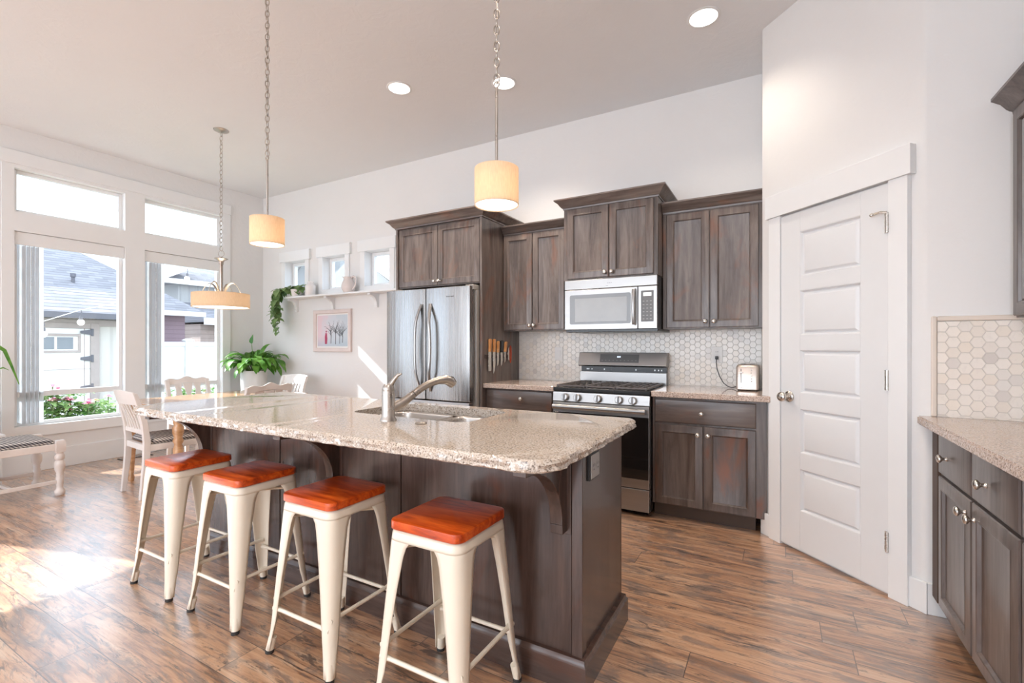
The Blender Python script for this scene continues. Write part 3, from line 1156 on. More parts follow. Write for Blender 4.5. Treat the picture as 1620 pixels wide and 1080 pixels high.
for (a, b) in ((-3.238, -2.768), (-2.760, -2.284)):
    dr = bowed(a, b, 0.760, 1.757).build('door', M['fridge'], t, bev=0.004, angle=30)
    left = a < -3
    xh = -2.808 if left else -2.705
    sg = -1 if left else 1
    m = MB()
    pts = []
    for k in range(15):
        f = k / 14
        s = 1 - (2 * f - 1) ** 2
        pts.append((xh + sg * 0.036 * s, 3.388 - 0.078 - 0.052 * min(1.0, s * 1.5), 0.835 + (1.615 - 0.835) * f))
    m.tube(pts, 0.016, 10, flat=(1.0, 0.75))
    for zz in (0.85, 1.60):
        m.box(xh - 0.010 + sg * 0.004, xh + 0.010 + sg * 0.004, 3.30, 3.32, zz - 0.015, zz + 0.015)
    m.build('handle', M['steel'], dr, angle=50)
    if not left:
        m = MB()
        for q, w in enumerate((0.010, 0.005, 0.006, 0.004, 0.009, 0.006, 0.008)):
            xx = -2.522 + q * 0.0115
            m.box(xx, xx + w, 3.3025, 3.306, 1.668, 1.676 - 0.002 * (q % 2))
        m.build('badge', M['keypad'], dr, smooth=False)
MB().box(-3.230, -2.292, 3.325, 3.388, 0.055, 0.750).build('freezer_drawer', M['steel'], t, bev=0.006)
for xx in (-3.19, -2.36):
    MB().box(xx, xx + 0.085, 3.36, 3.50, 1.726, 1.772).build('hinge_cover', M['fridge_side'], t, bev=0.008)

# ------------------------------------------------------------------ microwave
t = thing('microwave', 'stainless over-the-range microwave under the wall cabinet', 'microwave', (-1.16, YB, 1.37))
MB().box(-1.536, -0.786, 3.648, YB - 0.012, 1.352, 1.778).build('body', M['black'], t, bev=0.003)
mp = mpN(3.648)
MB().mbox(mp, -1.537, -0.785, 1.700, 1.777, 0.001, 0.030).build('vent_panel', M['steelx'], t, bev=0.004)
d = MB().mbox(mp, -1.537, -0.932, 1.372, 1.697, 0.001, 0.030).build('door', M['steelx'], t, bev=0.004)
m = MB().mprism(mp, roundrect(-1.490, -0.985, 1.415, 1.655, 0.014), 0.030, 0.0315)
m.build('window', M['micro_glass'], d)
m = MB().mprism(mp, roundrect(-1.445, -1.015, 1.435, 1.625, 0.004), 0.0315, 0.0322)
m.build('mesh_screen', M['micro_mesh'], d)
m = MB()
m.tube([(-0.957, 3.60, 1.405), (-0.957, 3.585, 1.45), (-0.957, 3.578, 1.54), (-0.957, 3.585, 1.63), (-0.957, 3.60, 1.675)], 0.011, 10, flat=(1.2, 0.7))
for zz in (1.410, 1.670):
    m.box(-0.966, -0.948, 3.60, 3.625, zz - 0.012, zz + 0.012)
m.build('handle', M['steel'], d, angle=50)
c = MB().mbox(mp, -0.929, -0.785, 1.372, 1.697, 0.001, 0.030).build('control_panel', M['steelx'], t, bev=0.004)
MB().mprism(mp, roundrect(-0.906, -0.811, 1.425, 1.662, 0.004), 0.030, 0.0312).build('keypad', M['keypad'], c)
MB().mbox(mp, -0.889, -0.828, 1.620, 1.647, 0.0312, 0.0318).build('display', M['lcd'], c)
for r in range(6):
    for q in range(3):
        MB().mbox(mp, -0.893 + q * 0.027, -0.880 + q * 0.027, 1.444 + r * 0.027, 1.449 + r * 0.027, 0.0312, 0.0316).build('key', M['key'], c, smooth=False)
m = MB()
for q in range(3):
    m.mbox(mp, -1.172 + q * 0.014, -1.163 + q * 0.014, 1.738, 1.742, 0.030, 0.0306)
m.mbox(mp, -1.185, -1.165, 1.716, 1.719, 0.030, 0.0306)
m.build('badge', M['keypad'], t, smooth=False)

# ------------------------------------------------------------------ range
t = thing('gas_range', 'stainless gas range with five knobs and black oven door', 'stove', (-1.176, 3.75, 0))
x0, x1 = -1.556, -0.797
MB().box(x0, x1, 3.462, 4.085, 0.035, 0.884).build('body', M['black'], t, bev=0.003)
MB().box(x0 + 0.03, x1 - 0.03, 3.50, 4.05, 0.0, 0.036).build('feet', M['black'], t)
m = MB()
m.rings([[(x0, 3.462, 0.806), (x0, 3.424, 0.806), (x0, 3.434, 0.878), (x0, 3.462, 0.880)], [(x1, 3.462, 0.806), (x1, 3.424, 0.806), (x1, 3.434, 0.878), (x1, 3.462, 0.880)]])
cp = m.build('control_panel', M['steelx'], t, bev=0.002)
for xk in (-1.448, -1.345, -1.180, -1.018, -0.915):
    a = V((xk, 3.428, 0.838))
    n = V((0, -1, 0.13)).normalized()
    m = MB()
    m.lathe([(0.030, 0), (0.030, 0.006), (0.027, 0.009), (0.0265, 0.030), (0.023, 0.034)], a, 24, n)
    m.box(xk - 0.006, xk + 0.006, 3.428 - 0.043, 3.428 - 0.030, 0.817, 0.868)
    m.build('knob', M['steel'], cp, angle=35, bev=0.001)
MB().box(x0 - 0.002, x1 + 0.002, 3.432, 4.02, 0.884, 0.914).build('cooktop', M['black'], t, bev=0.006)
xs = [x0 + 0.02, x0 + 0.02 + 0.24, x1 - 0.02 - 0.24, x1 - 0.02]
for k in range(3):
    a, b = xs[k] + 0.002, xs[k + 1] - 0.002
    m = MB()
    z = 0.927
    r = 0.006
    for yy in (3.455, 3.985):
        m.box(a, b, yy - r, yy + r, z - r, z + r)
    for xx in (a + r, b - r):
        m.box(xx - r, xx + r, 3.455, 3.985, z - r, z + r)
    n = 5
    for q in range(1, n):
        xx = a + (b - a) * q / n
        m.box(xx - 0.004, xx + 0.004, 3.455, 3.985, z - r, z + r + 0.002)
    for yy in (3.58, 3.72, 3.86):
        m.box(a, b, yy - 0.004, yy + 0.004, z - r, z + r)
    for xx in (a + 0.01, b - 0.01):
        for yy in (3.46, 3.72, 3.98):
            m.box(xx - 0.007, xx + 0.007, yy - 0.007, yy + 0.007, 0.914, z)
    m.build('grate', M['iron'], t, bev=0.001, seg=1)
for bx, by, br in ((-1.42, 3.58, 0.045), (-1.42, 3.86, 0.035), (-1.177, 3.72, 0.05), (-0.93, 3.58, 0.05), (-0.93, 3.86, 0.035)):
    MB().lathe([(br, 0), (br, 0.006), (br * 0.7, 0.010), (0.004, 0.011)], (bx, by, 0.9135), 20).build('burner', M['iron'], t, angle=50)
g = MB()
g.rings([[(x, 4.10, 1.060), (x, 4.00, 1.060), (x, 3.985, 1.072), (x, 4.02, 1.182), (x, 4.10, 1.182)] for x in (x0 - 0.006, x1 + 0.006)])
bg = g.build('back_guard', M['steelx'], t, bev=0.003)
MB().box(x0, x1, 4.02, 4.10, 0.905, 1.012).build('lower_guard', M['steelx'], t, bev=0.002)
MB().box(x0 + 0.004, x1 - 0.004, 4.045, 4.095, 1.010, 1.062).build('vent_slot', M['black'], t)
m = MB()
for xx in (-1.50, -1.485, -1.455, -1.34, -1.06, -0.90, -0.87, -0.845):
    m.box(xx, xx + 0.008, 4.042, 4.047, 1.028, 1.040)
m.build('vent_fins', M['steel'], t, smooth=False)
sl = (4.02 - 3.985) / (1.182 - 1.072)
mpG = lambda u, v, d: V((u, 3.985 + sl * (v - 1.072), v)) + V((0, -1, 0.318)).normalized() * d
dp = MB().mbox(mpG, -1.362, -1.020, 1.096, 1.166, 0.0005, 0.002).build('display_panel', M['keypad'], bg)
m = MB()
for q, s in enumerate((1, 2, 3)):
    xx = -1.208 + q * 0.011
    m.mbox(mpG, xx, xx + 0.0022, 1.138, 1.151, 0.002, 0.0025)
    m.mbox(mpG, xx + 0.005, xx + 0.0072, 1.138, 1.151, 0.002, 0.0025)
    if q != 1:
        m.mbox(mpG, xx, xx + 0.0072, 1.1435, 1.1457, 0.002, 0.0025)
m.build('clock_digits', M['display'], bg, smooth=False)
m = MB()
for q in range(10):
    m.mbox(mpG, -1.345 + q * 0.033, -1.337 + q * 0.033, 1.112, 1.115, 0.002, 0.0024)
m.build('button_legends', M['key'], bg, smooth=False)
od = MB().box(x0 + 0.002, x1 - 0.002, 3.424, 3.461, 0.205, 0.800).build('oven_door', M['steelx'], t, bev=0.003)
MB().box(x0 + 0.006, x1 - 0.006, 3.4215, 3.4245, 0.272, 0.722).build('oven_window', M['blackglass'], od, bev=0.001)
m = MB()
m.tube([(x0 + 0.02, 3.372, 0.768), (x1 - 0.02, 3.372, 0.768)], 0.016, 12, flat=(0.75, 1.15))
for xx in (x0 + 0.05, x1 - 0.05):
    m.box(xx - 0.012, xx + 0.012, 3.374, 3.426, 0.757, 0.779)
m.build('handle', M['steelx'], od, angle=50)
MB().box(x0 + 0.002, x1 - 0.002, 3.424, 3.461, 0.038, 0.198).build('storage_drawer', M['steelx'], t, bev=0.004)

# ------------------------------------------------------------------ island
t = thing('kitchen_island', 'dark stained kitchen island under the granite top, stools along its front', 'kitchen island', (-1.85, 1.85, 0))
IX0, IX1, IY0, IY1 = -3.07, -0.612, 1.60, 2.095
w = 0.02
m = MB()
m.box(IX0, IX1, IY0, IY0 + w, 0.0, 0.874)
m.box(IX0, IX1, IY1 - w, IY1, 0.0, 0.874)
m.box(IX0, IX0 + w, IY0 + w, IY1 - w, 0.0, 0.874)
m.box(IX1 - w, IX1, IY0 + w, IY1 - w, 0.0, 0.874)
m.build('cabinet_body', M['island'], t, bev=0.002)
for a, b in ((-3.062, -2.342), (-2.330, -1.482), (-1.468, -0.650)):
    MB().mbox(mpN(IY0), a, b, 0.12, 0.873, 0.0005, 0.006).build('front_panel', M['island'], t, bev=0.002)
for a, b in ((-2.342, -2.330), (-1.482, -1.468)):
    MB().mbox(mpN(IY0), a + 0.003, b - 0.003, 0.12, 0.873, 0.0005, 0.009).build('batten', M['island'], t, bev=0.001)
m = MB()
m.box(IX1 - 0.035, IX1 + 0.006, IY0 - 0.012, IY0 + 0.03, 0.0, 0.874)
m.build('corner_post', M['island'], t, bev=0.002)
m = MB()
prof = [(0.018, 0.0), (0.018, 0.098), (0.012, 0.106), (0.010, 0.120), (0.0, 0.122)]
loops = []
for o_, h in prof:
    loops.append([(IX0 - o_, IY0 - 0.006 - o_, h), (IX1 + 0.006 + o_, IY0 - 0.012 - o_, h), (IX1 + 0.006 + o_, IY1 + o_, h), (IX0 - o_, IY1 + o_, h)])
m.rings(loops)
m.build('baseboard', M['islandx'], t, angle=30)
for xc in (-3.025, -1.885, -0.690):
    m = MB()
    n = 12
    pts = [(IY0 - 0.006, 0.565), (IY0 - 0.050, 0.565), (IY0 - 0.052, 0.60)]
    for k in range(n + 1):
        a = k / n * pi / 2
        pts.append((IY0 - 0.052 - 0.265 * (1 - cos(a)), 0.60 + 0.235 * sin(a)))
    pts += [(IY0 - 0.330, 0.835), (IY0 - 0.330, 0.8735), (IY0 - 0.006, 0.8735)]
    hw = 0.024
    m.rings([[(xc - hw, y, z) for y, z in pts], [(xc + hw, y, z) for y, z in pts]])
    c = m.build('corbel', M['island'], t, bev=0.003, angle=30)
    MB().box(xc - 0.040, xc + 0.040, IY0 - 0.0115, IY0 - 0.0055, 0.555, 0.8735).build('back_plate', M['island'], c, bev=0.002)
# power outlet on the island end
t = thing('power_outlet', 'grey two socket outlet in a dark box on the island end', 'outlet', (IX1, 1.69, 0.79))
mpI = lambda u, v, d: (IX1 + d, u, v)
MB().mbox(mpI, 1.642, 1.742, 0.742, 0.842, 0.0005, 0.014).build('box', M['plate_dark'], t, bev=0.003)
MB().mbox(mpI, 1.650, 1.740, 0.748, 0.836, 0.014, 0.018).build('face_plate', M['plate_grey'], t, bev=0.002)
m = MB()
for uc in (1.673, 1.717):
    m.mprism(mpI, [(uc + 0.016 * cos(radians(k * 30)), 0.792 + 0.018 * sin(radians(k * 30))) for k in range(12)], 0.018, 0.0195)
so = m.build('socket', M['plate_grey'], t)
m = MB()
for uc in (1.673, 1.717):
    m.mbox(mpI, uc - 0.009, uc - 0.006, 0.793, 0.803, 0.0195, 0.020)
    m.mbox(mpI, uc + 0.006, uc + 0.009, 0.793, 0.803, 0.0195, 0.020)
    m.mbox(mpI, uc - 0.003, uc + 0.003, 0.779, 0.784, 0.0195, 0.020)
m.build('slots', M['plate_dark'], so, smooth=False)

# island worktop with a cut-out for the sink and a chiselled front edge
CX0, CX1, CY0, CY1 = -3.075, -0.548, 1.185, 2.118
SX0, SX1, SY0, SY1 = -1.850, -1.150, 1.632, 2.030
bm = bmesh.new()
outer = roundrect(CX0, CX1, CY0, CY1, 0.10, 8)
# back corners are tighter
outer = []
for cx, cy, a0, r in ((CX1 - .04, CY1 - .04, 0, .04), (CX0 + .04, CY1 - .04, 90, .04), (CX0 + .13, CY0 + .13, 180, .13), (CX1 - .11, CY0 + .11, 270, .11)):
    for k in range(9):
        a = radians(a0 + 90 * k / 8)
        outer.append((cx + r * cos(a), cy + r * sin(a)))
hole = roundrect(SX0, SX1, SY0, SY1, 0.07, 5)
rng = random.Random(4)
# subdivide the outline so the rough edge can wander
fine = []
for i, p in enumerate(outer):
    q = outer[(i + 1) % len(outer)]
    d = math.hypot(q[0] - p[0], q[1] - p[1])
    n = max(1, int(d / 0.018))
    for k in range(n):
        fine.append((p[0] + (q[0] - p[0]) * k / n, p[1] + (q[1] - p[1]) * k / n))


def wob(p, amt):
    cx, cy = (CX0 + CX1) / 2, (CY0 + CY1) / 2
    d = V((p[0] - cx, p[1] - cy))
    if abs(p[0] - cx) > (CX1 - CX0) / 2 - 0.14 and abs(p[1] - cy) > (CY1 - CY0) / 2 - 0.14:
        n = V((p[0] - cx, p[1] - cy)).normalized()
    elif abs(p[1] - cy) > (CY1 - CY0) / 2 - 0.02:
        n = V((0, 1 if p[1] > cy else -1))
    else:
        n = V((1 if p[0] > cx else -1, 0))
    return (p[0] + n.x * amt, p[1] + n.y * amt)


lay = []
for z, inset, jit in ((0.914, -0.010, 0.003), (0.909, -0.002, 0.004), (0.900, 0.004, 0.006), (0.889, 0.001, 0.006), (0.880, 0.004, 0.005), (0.875, -0.004, 0.003)):
    row = []
    for p in fine:
        q = wob(p, inset + rng.uniform(-jit, jit))
        row.append(bm.verts.new((q[0], q[1], z + (rng.uniform(-.002, .002) if 0.876 < z < 0.912 else 0))))
    lay.append(row)
for a, b in zip(lay[:-1], lay[1:]):
    for i in range(len(a)):
        j = (i + 1) % len(a)
        bm.faces.new((a[j], a[i], b[i], b[j]))
ht = [bm.verts.new((x, y, 0.914)) for x, y in hole]
hb = [bm.verts.new((x, y, 0.875)) for x, y in hole]
for i in range(len(ht)):
    j = (i + 1) % len(ht)
    bm.faces.new((ht[i], ht[j], hb[j], hb[i]))
for loop, hl in ((lay[0], ht), (lay[-1], hb)):
    es = []
    for lp in (loop, hl):
        for i in range(len(lp)):
            e = bm.edges.get((lp[i], lp[(i + 1) % len(lp)]))
            es.append(e)
    bmesh.ops.triangle_fill(bm, use_beauty=True, use_dissolve=False, edges=es)
mm = MB()
mm.bm.free()
mm.bm = bm
o = mm.build('countertop', M['granite'], None, angle=22)
tag(o, 'long polished granite island worktop with rough chiselled edge', 'countertop')

# sink hung under the worktop
t = thing('sink', 'double bowl stainless sink set into the island worktop', 'sink', ((SX0 + SX1) / 2, (SY0 + SY1) / 2, 0.66))
m = MB()
flr = 0.685
for (a, b) in ((SX0 + 0.006, -1.470), (-1.440, SX1 - 0.006)):
    top = roundrect(a, b, SY0 + 0.006, SY1 - 0.006, 0.06, 5)
    c = ((a + b) / 2, (SY0 + SY1) / 2)
    loops = []
    for z, s in ((0.8745, 1.0), (0.86, 0.985), (0.72, 0.95), (0.695, 0.90), (flr, 0.78)):
        loops.append([(c[0] + (x - c[0]) * s, c[1] + (y - c[1]) * s, z) for x, y in top])
    m.rings(loops, cap0=False, cap1=True)
rim = MB()
m.build('bowls', M['sink'], t, angle=50, recalc=True, solid=0.0015)
m = MB()
m.box(-1.474, -1.436, SY0 + 0.008, SY1 - 0.008, 0.835, 0.868)
m.build('divider', M['sink'], t, bev=0.008, seg=3)
MB().box(SX0 + 0.03, SX1 - 0.03, SY1 - 0.008, SY1 + 0.012, 0.80, 0.8742).build('flange', M['sink'], t, bev=0.002)
for xc in (-1.65, -1.295):
    MB().lathe([(0.045, 0), (0.045, 0.003), (0.03, 0.002), (0.02, 0.001)], (xc, 1.80, flr + 0.001), 20).build('drain', M['nickel'], t, angle=50)

# faucet
t = thing('faucet', 'brushed nickel pull-out faucet beside the island sink', 'faucet', (-1.484, 1.530, 0.914))
m = MB()
m.lathe([(0.036, 0), (0.036, 0.006), (0.030, 0.014), (0.0285, 0.03), (0.0275, 0.125), (0.0265, 0.128), (0.0265, 0.131), (0.0275, 0.134), (0.024, 0.150), (0.016, 0.160)], (-1.484, 1.530, 0.914), 28)
bo = m.build('body', M['nickel_warm'], t, angle=50)
m = MB()
m.tube([(-1.486, 1.533, 1.045), (-1.478, 1.538, 1.07), (-1.462, 1.546, 1.095), (-1.448, 1.552, 1.113), (-1.432, 1.558, 1.118)], [0.022, 0.016, 0.0115, 0.009, 0.005], 12, flat=(1.0, 0.8))
m.build('lever', M['nickel_warm'], t, angle=60)
m = MB()
pts = [(-1.482, 1.540, 0.965), (-1.468, 1.570, 0.975), (-1.452, 1.605, 0.995), (-1.436, 1.640, 1.022)]
m.tube(pts, [0.020, 0.022, 0.0195, 0.017], 16)
m.build('spout_base', M['nickel_warm'], t, angle=60)
m = MB()
pts = [(-1.4355, 1.641, 1.023), (-1.420, 1.678, 1.048), (-1.402, 1.720, 1.068), (-1.386, 1.758, 1.078), (-1.372, 1.790, 1.080), (-1.362, 1.815, 1.072), (-1.355, 1.830, 1.055)]
m.tube(pts, [0.0165, 0.0165, 0.0165, 0.018, 0.022, 0.026, 0.022], 16)
m.build('spray_head', M['nickel_warm'], t, angle=60)
t = MB().lathe([(0.024, 0), (0.025, 0.003), (0.022, 0.007), (0.012, 0.009), (0.003, 0.0095)], (-1.300, 1.530, 0.914), 24).build('air_switch', M['nickel_warm'], None, angle=50)
tag(t, 'low round nickel button on the worktop in front of the sink', 'button')

# ------------------------------------------------------------------ cabinets on the right
t = thing('base_cabinet', 'grey stained base cabinet run on the right with round knobs', 'cabinet', (0.9, 1.9, 0))
FX = 0.63
MB().box(FX, XR, 0.9, 2.735, 0.10, 0.874).build('cabinet_box', M['woodr'], t, bev=0.002)
MB().box(FX - 0.012, XR, 2.736, 2.815, 0.10, 0.874).build('end_filler', M['kick'], t, bev=0.003)
MB().box(FX + 0.07, XR, 0.9, 2.72, 0.0, 0.10).build('toe_kick', M['kick'], t)
mp = mpW(FX)
for k, (a, b) in enumerate(((2.305, 2.695), (1.912, 2.292), (1.51, 1.895), (1.11, 1.495))):
    drawer(t, mp, a, b, 0.690, 0.862, M['woodr'], ((a + b) / 2 + (0.07 if k == 0 else 0.05), 0.772), 1.05)
    kn = (a + 0.045) if k % 2 == 0 else (b - 0.035)
    cab_door(t, mp, a, b, 0.112, 0.677, M['woodr'], (kn, 0.622), 1.1)
m = MB().box(0.572, XR, 0.88, PW - 0.0005, 0.875, 0.914)
bmesh.ops.bevel(m.bm, geom=[e for e in m.bm.edges if abs((e.verts[0].co - e.verts[1].co).y) > 1], offset=0.006, segments=2, affect='EDGES')
tag(m.build('countertop', M['granite2'], None, bev=0.0), 'speckled granite worktop on the right below the tile panel', 'countertop')

t = thing('wall_cabinet', 'dark wall cabinet with ribbed glass door at the right edge', 'cabinet', (1.05, 2.2, 1.36))
MB().box(0.90, XR, 0.9, PW - 0.0005, 1.362, 2.255).build('cabinet_box', M['woodr'], t, bev=0.002)
mp = mpW(0.90)
for a, b in ((2.41, 2.815), (1.99, 2.40), (1.57, 1.98)):
    m = MB()
    f = 0.055
    m.panel(mp, a, b, 1.37, 2.245, DPROF)
    d = m.build('door', M['woodr'], t, angle=25)
    m = MB()
    n = 24
    u0, u1 = a + 0.066, b - 0.066
    poly = []
    for k in range(n * 4 + 1):
        u = u0 + (u1 - u0) * k / (n * 4)
        poly.append((u, 0.010 + 0.0022 * abs(sin(pi * k / 4))))
    loops = [[mp(u, 1.436, dd_) for u, dd_ in poly] + [mp(u1, 1.436, 0.0085), mp(u0, 1.436, 0.0085)],
             [mp(u, 2.179, dd_) for u, dd_ in poly] + [mp(u1, 2.179, 0.0085), mp(u0, 2.179, 0.0085)]]
    m.rings(loops)
    m.build('ribbed_glass', M['micro_mesh'], d, angle=60)
# crown along its front, dying into the short wall
m = MB()
loops = []
for o_, h in CROWN:
    o_ *= 1.1
    h *= 1.02
    loops.append([(0.90 - o_, 0.9, 2.245 + h), (0.90 - o_, PW - 0.0005, 2.245 + h), (XR, PW - 0.0005, 2.245 + h), (XR, 0.9, 2.245 + h)])
m.rings(loops)
m.build('crown_moulding', M['woodr'], t, angle=35)

# ------------------------------------------------------------------ bar stools


def make_stool():
    t = thing('bar_stool', 'stool', 'bar stool', (0, 0, 0), 'stools along the island')
    m = MB()
    loops = []
    for z, i in ((0.613, 0.002), (0.615, 0.0), (0.638, 0.0), (0.642, 0.001), (0.644, 0.005)):
        loops.append([(x, y, z) for x, y in roundrect(-0.152 + i, 0.152 - i, -0.152 + i, 0.152 - i, 0.034, 6)])
    m.rings(loops)
    m.build('seat', M['seat'], t, angle=30)
    m = MB()
    loops = []
    for z, h, r in ((0.577, 0.1535, 0.044), (0.585, 0.1525, 0.043), (0.600, 0.150, 0.040), (0.608, 0.146, 0.036), (0.6115, 0.138, 0.03)):
        loops.append([(x, y, z) for x, y in roundrect(-h, h, -h, h, r, 6)])
    m.rings(loops, cap0=False, cap1=True)
    m.build('seat_pan', M['cream'], t, angle=50, solid=0.002)
    prof = [(0.606, 0.147, 0.120), (0.585, 0.1515, 0.105), (0.560, 0.154, 0.088), (0.53, 0.156, 0.080), (0.42, 0.163, 0.066), (0.30, 0.170, 0.054),
            (0.20, 0.1755, 0.046), (0.14, 0.179, 0.041), (0.10, 0.183, 0.036), (0.05, 0.1885, 0.032), (0.016, 0.192, 0.031)]
    for sx, sy in ((-1, -1), (1, -1), (1, 1), (-1, 1)):
        m = MB()
        loops = []
        for z, c, w in prof:
            r = min(0.042, w * 0.62)
            pts = [(c - w, c - 0.001), (c - w * 0.8, c)]
            for k in range(7):
                a = pi / 2 * (1 - k / 6)
                pts.append((c - r + r * cos(a), c - r + r * sin(a)))
            pts += [(c, c - w * 0.8), (c - 0.001, c - w)]
            # pressed groove down the corner of the lower half
            if 0.04 < z < 0.11:
                pts = [(x - 0.002, y - 0.002) if 3 <= k <= 7 else (x, y) for k, (x, y) in enumerate(pts)]
            loops.append([(sx * x, sy * y, z) for x, y in pts])
        m.rings(loops, cap0=False, cap1=False, closed=False)
        lg = m.build('leg', M['cream'], t, angle=60, solid=0.003)
        m = MB()
        m.tube([(sx * 0.170, sy * 0.170, 0.062), (sx * 0.178, sy * 0.178, 0.012)], 0.0155, 12)
        m.build('foot_sleeve', M['cream'], lg, angle=50)
        m = MB()
        m.tube([(sx * 0.178, sy * 0.178, 0.013), (sx * 0.1785, sy * 0.1785, 0.0)], 0.0165, 12)
        m.build('rubber_foot', M['rubber'], lg, angle=50)
    for z, c, ax in ((0.180, 0.166, 0), (0.180, -0.166, 0), (0.214, 0.163, 1), (0.214, -0.163, 1)):
        m = MB()
        e = 0.165
        p = [(-e, c, z), (e, c, z)] if ax == 0 else [(c, -e, z), (c, e, z)]
        a, b = V(p[0]), V(p[1])
        m.tube([a, a.lerp(b, 0.08), a.lerp(b, 0.14), a.lerp(b, 0.86), a.lerp(b, 0.92), b], [0.011, 0.010, 0.0078, 0.0078, 0.010, 0.011], 10)
        m.build('footrest', M['cream'], t, angle=60)
    m = MB()
    for s in (1, -1):
        m.tube([(-0.135, -0.135 * s, 0.545), (0.135, 0.135 * s, 0.545)], 0.0065, 8)
        m.box(-0.14, -0.12, -0.14 * s - 0.006, -0.14 * s + 0.006, 0.535, 0.556)
        m.box(0.12, 0.14, 0.14 * s - 0.006, 0.14 * s + 0.006, 0.535, 0.556)
    m.build('brace', M['cream'], t, angle=60)
    return t


stool = make_stool()
ST = [(-2.755, 1.352, 0.0, 'cream metal bar stool with red-brown seat, farthest left along the island'),
      (-2.212, 1.358, 0.0, 'cream metal bar stool with red-brown seat, second from the window end'),
      (-1.612, 1.356, 0.0, 'cream metal bar stool with red-brown seat, third from the window end'),
      (-1.018, 1.352, 0.0, 'cream metal bar stool with bright orange-red seat, nearest and rightmost')]
for k, (x, y, a, lab) in enumerate(ST):
    o = stool if k == 0 else copy_tree(stool)
    o.location = (x, y, 0)
    o.rotation_euler.z = a
    o['label'] = lab

# ------------------------------------------------------------------ dining chairs


def chair_base(t, mat):
    hw = 0.205
    for sx in (-1, 1):
        m = MB()
        m.rings([[(sx * hw - 0.019, -0.225 - 0.016, 0), (sx * hw + 0.019, -0.225 - 0.016, 0), (sx * hw + 0.019, -0.225 + 0.016, 0), (sx * hw - 0.019, -0.225 + 0.016, 0)]] +
                [[(sx * hw - 0.02, y - d, z), (sx * hw + 0.02, y - d, z), (sx * hw + 0.02, y + d, z), (sx * hw - 0.02, y + d, z)]
                 for y, z, d in ((-0.195, 0.30, 0.022), (-0.19, 0.46, 0.024), (-0.205, 0.60, 0.021), (-0.235, 0.74, 0.018), (-0.272, 0.86, 0.015))])
        m.build('back_post', mat, t, bev=0.004)
        m = MB()
        m.rings([[(sx * hw - w, 0.185 - w, z), (sx * hw + w, 0.185 - w, z), (sx * hw + w, 0.185 + w, z), (sx * hw - w, 0.185 + w, z)] for z, w in ((0, 0.015), (0.40, 0.021))])
        m.build('leg', mat, t, bev=0.004)
    m = MB()
    m.box(-hw + 0.0, hw - 0.0, 0.170, 0.205, 0.385, 0.436)
    m.box(-hw, hw, -0.205, -0.175, 0.385, 0.436)
    m.box(-hw - 0.018, -hw + 0.010, -0.19, 0.20, 0.385, 0.436)
    m.box(hw - 0.010, hw + 0.018, -0.19, 0.20, 0.385, 0.436)
    m.build('seat_frame', mat, t, bev=0.003)


def cushion(t, lift=0.0):
    m = MB()
    loops = []
    for z, i in ((0.436, 0.012), (0.445, 0.002), (0.462, 0.0), (0.478, 0.012), (0.486, 0.05), (0.489, 0.12)):
        loops.append([(x, y, z + lift) for x, y in roundrect(-0.215 + i, 0.215 - i, -0.168 + i, 0.208 - i, 0.04, 4)])
    m.rings(loops)
    return m.build('seat_cushion', M['check'], t, angle=60)


def slat_chair(name, label, mat):
    t = thing(name, label, 'dining chair', (0, 0, 0), 'chairs round the dining table')
    chair_base(t, mat)
    cushion(t)
    m = MB()
    n = 10
    loops = []
    for k in range(n + 1):
        f = k / n * 2 - 1
        x = f * 0.222
        yb = -0.030 * (1 - f * f)
        zt = 0.868 + 0.014 * (1 - f * f)
        loops.append([(x, -0.242 + yb, 0.765), (x, -0.274 + yb, zt), (x, -0.290 + yb, zt), (x, -0.262 + yb, 0.765)])
    m.rings(loops)
    m.build('top_rail', mat, t, bev=0.003)
    m = MB()
    m.box(-0.19, 0.19, -0.214, -0.190, 0.520, 0.555)
    m.build('lower_rail', mat, t, bev=0.003)
    for k in range(6):
        x = -0.145 + 0.058 * k
        m = MB()
        bow = -0.026 * (1 - (x / 0.2) ** 2)
        m.rings([[(x - 0.013, y - 0.005 + bow * f, z), (x + 0.013, y - 0.005 + bow * f, z), (x + 0.013, y + 0.005 + bow * f, z), (x - 0.013, y + 0.005 + bow * f, z)]
                 for y, z, f in ((-0.202, 0.553, 0.0), (-0.214, 0.64, 0.45), (-0.250, 0.768, 1.0))])
        m.build('slat', mat, t, bev=0.002)
    return t


def arch_chair(name, label, mat):
    t = thing(name, label, 'dining chair', (0, 0, 0), 'chairs round the dining table')
    chair_base(t, mat)
    cushion(t)
    m = MB()
    n = 24
    loops = []
    for k in range(n + 1):
        f = k / n * 2 - 1
        x = f * 0.222
        zt = 0.862 + 0.022 * cos(f * pi * 1.0) * 0.5 + 0.011 + 0.012 * cos(f * pi * 2.6)
        zb = 0.815 + 0.010 * cos(f * pi)
        loops.append([(x, -0.256, zb), (x, -0.278, zt), (x, -0.294, zt), (x, -0.276, zb)])
    m.rings(loops)
    m.build('crest_rail', mat, t, bev=0.003, angle=60)
    MB().box(-0.19, 0.19, -0.214, -0.190, 0.520, 0.555).build('lower_rail', mat, t, bev=0.003)
    for x, w0, w1, w2 in ((-0.098, 0.022, 0.034, 0.026), (0.0, 0.030, 0.016, 0.034), (0.098, 0.022, 0.034, 0.026)):
        m = MB()
        loops = []
        for z, y, w in ((0.553, -0.204, w0), (0.66, -0.219, w1), (0.74, -0.240, w2), (0.79, -0.256, w2 * 1.25), (0.82, -0.266, w2 * 1.5)):
            loops.append([(x - w, y - 0.006, z), (x + w, y - 0.006, z), (x + w, y + 0.006, z), (x - w, y + 0.006, z)])
        m.rings(loops)
        m.build('splat', mat, t, bev=0.002, angle=60)
    return t


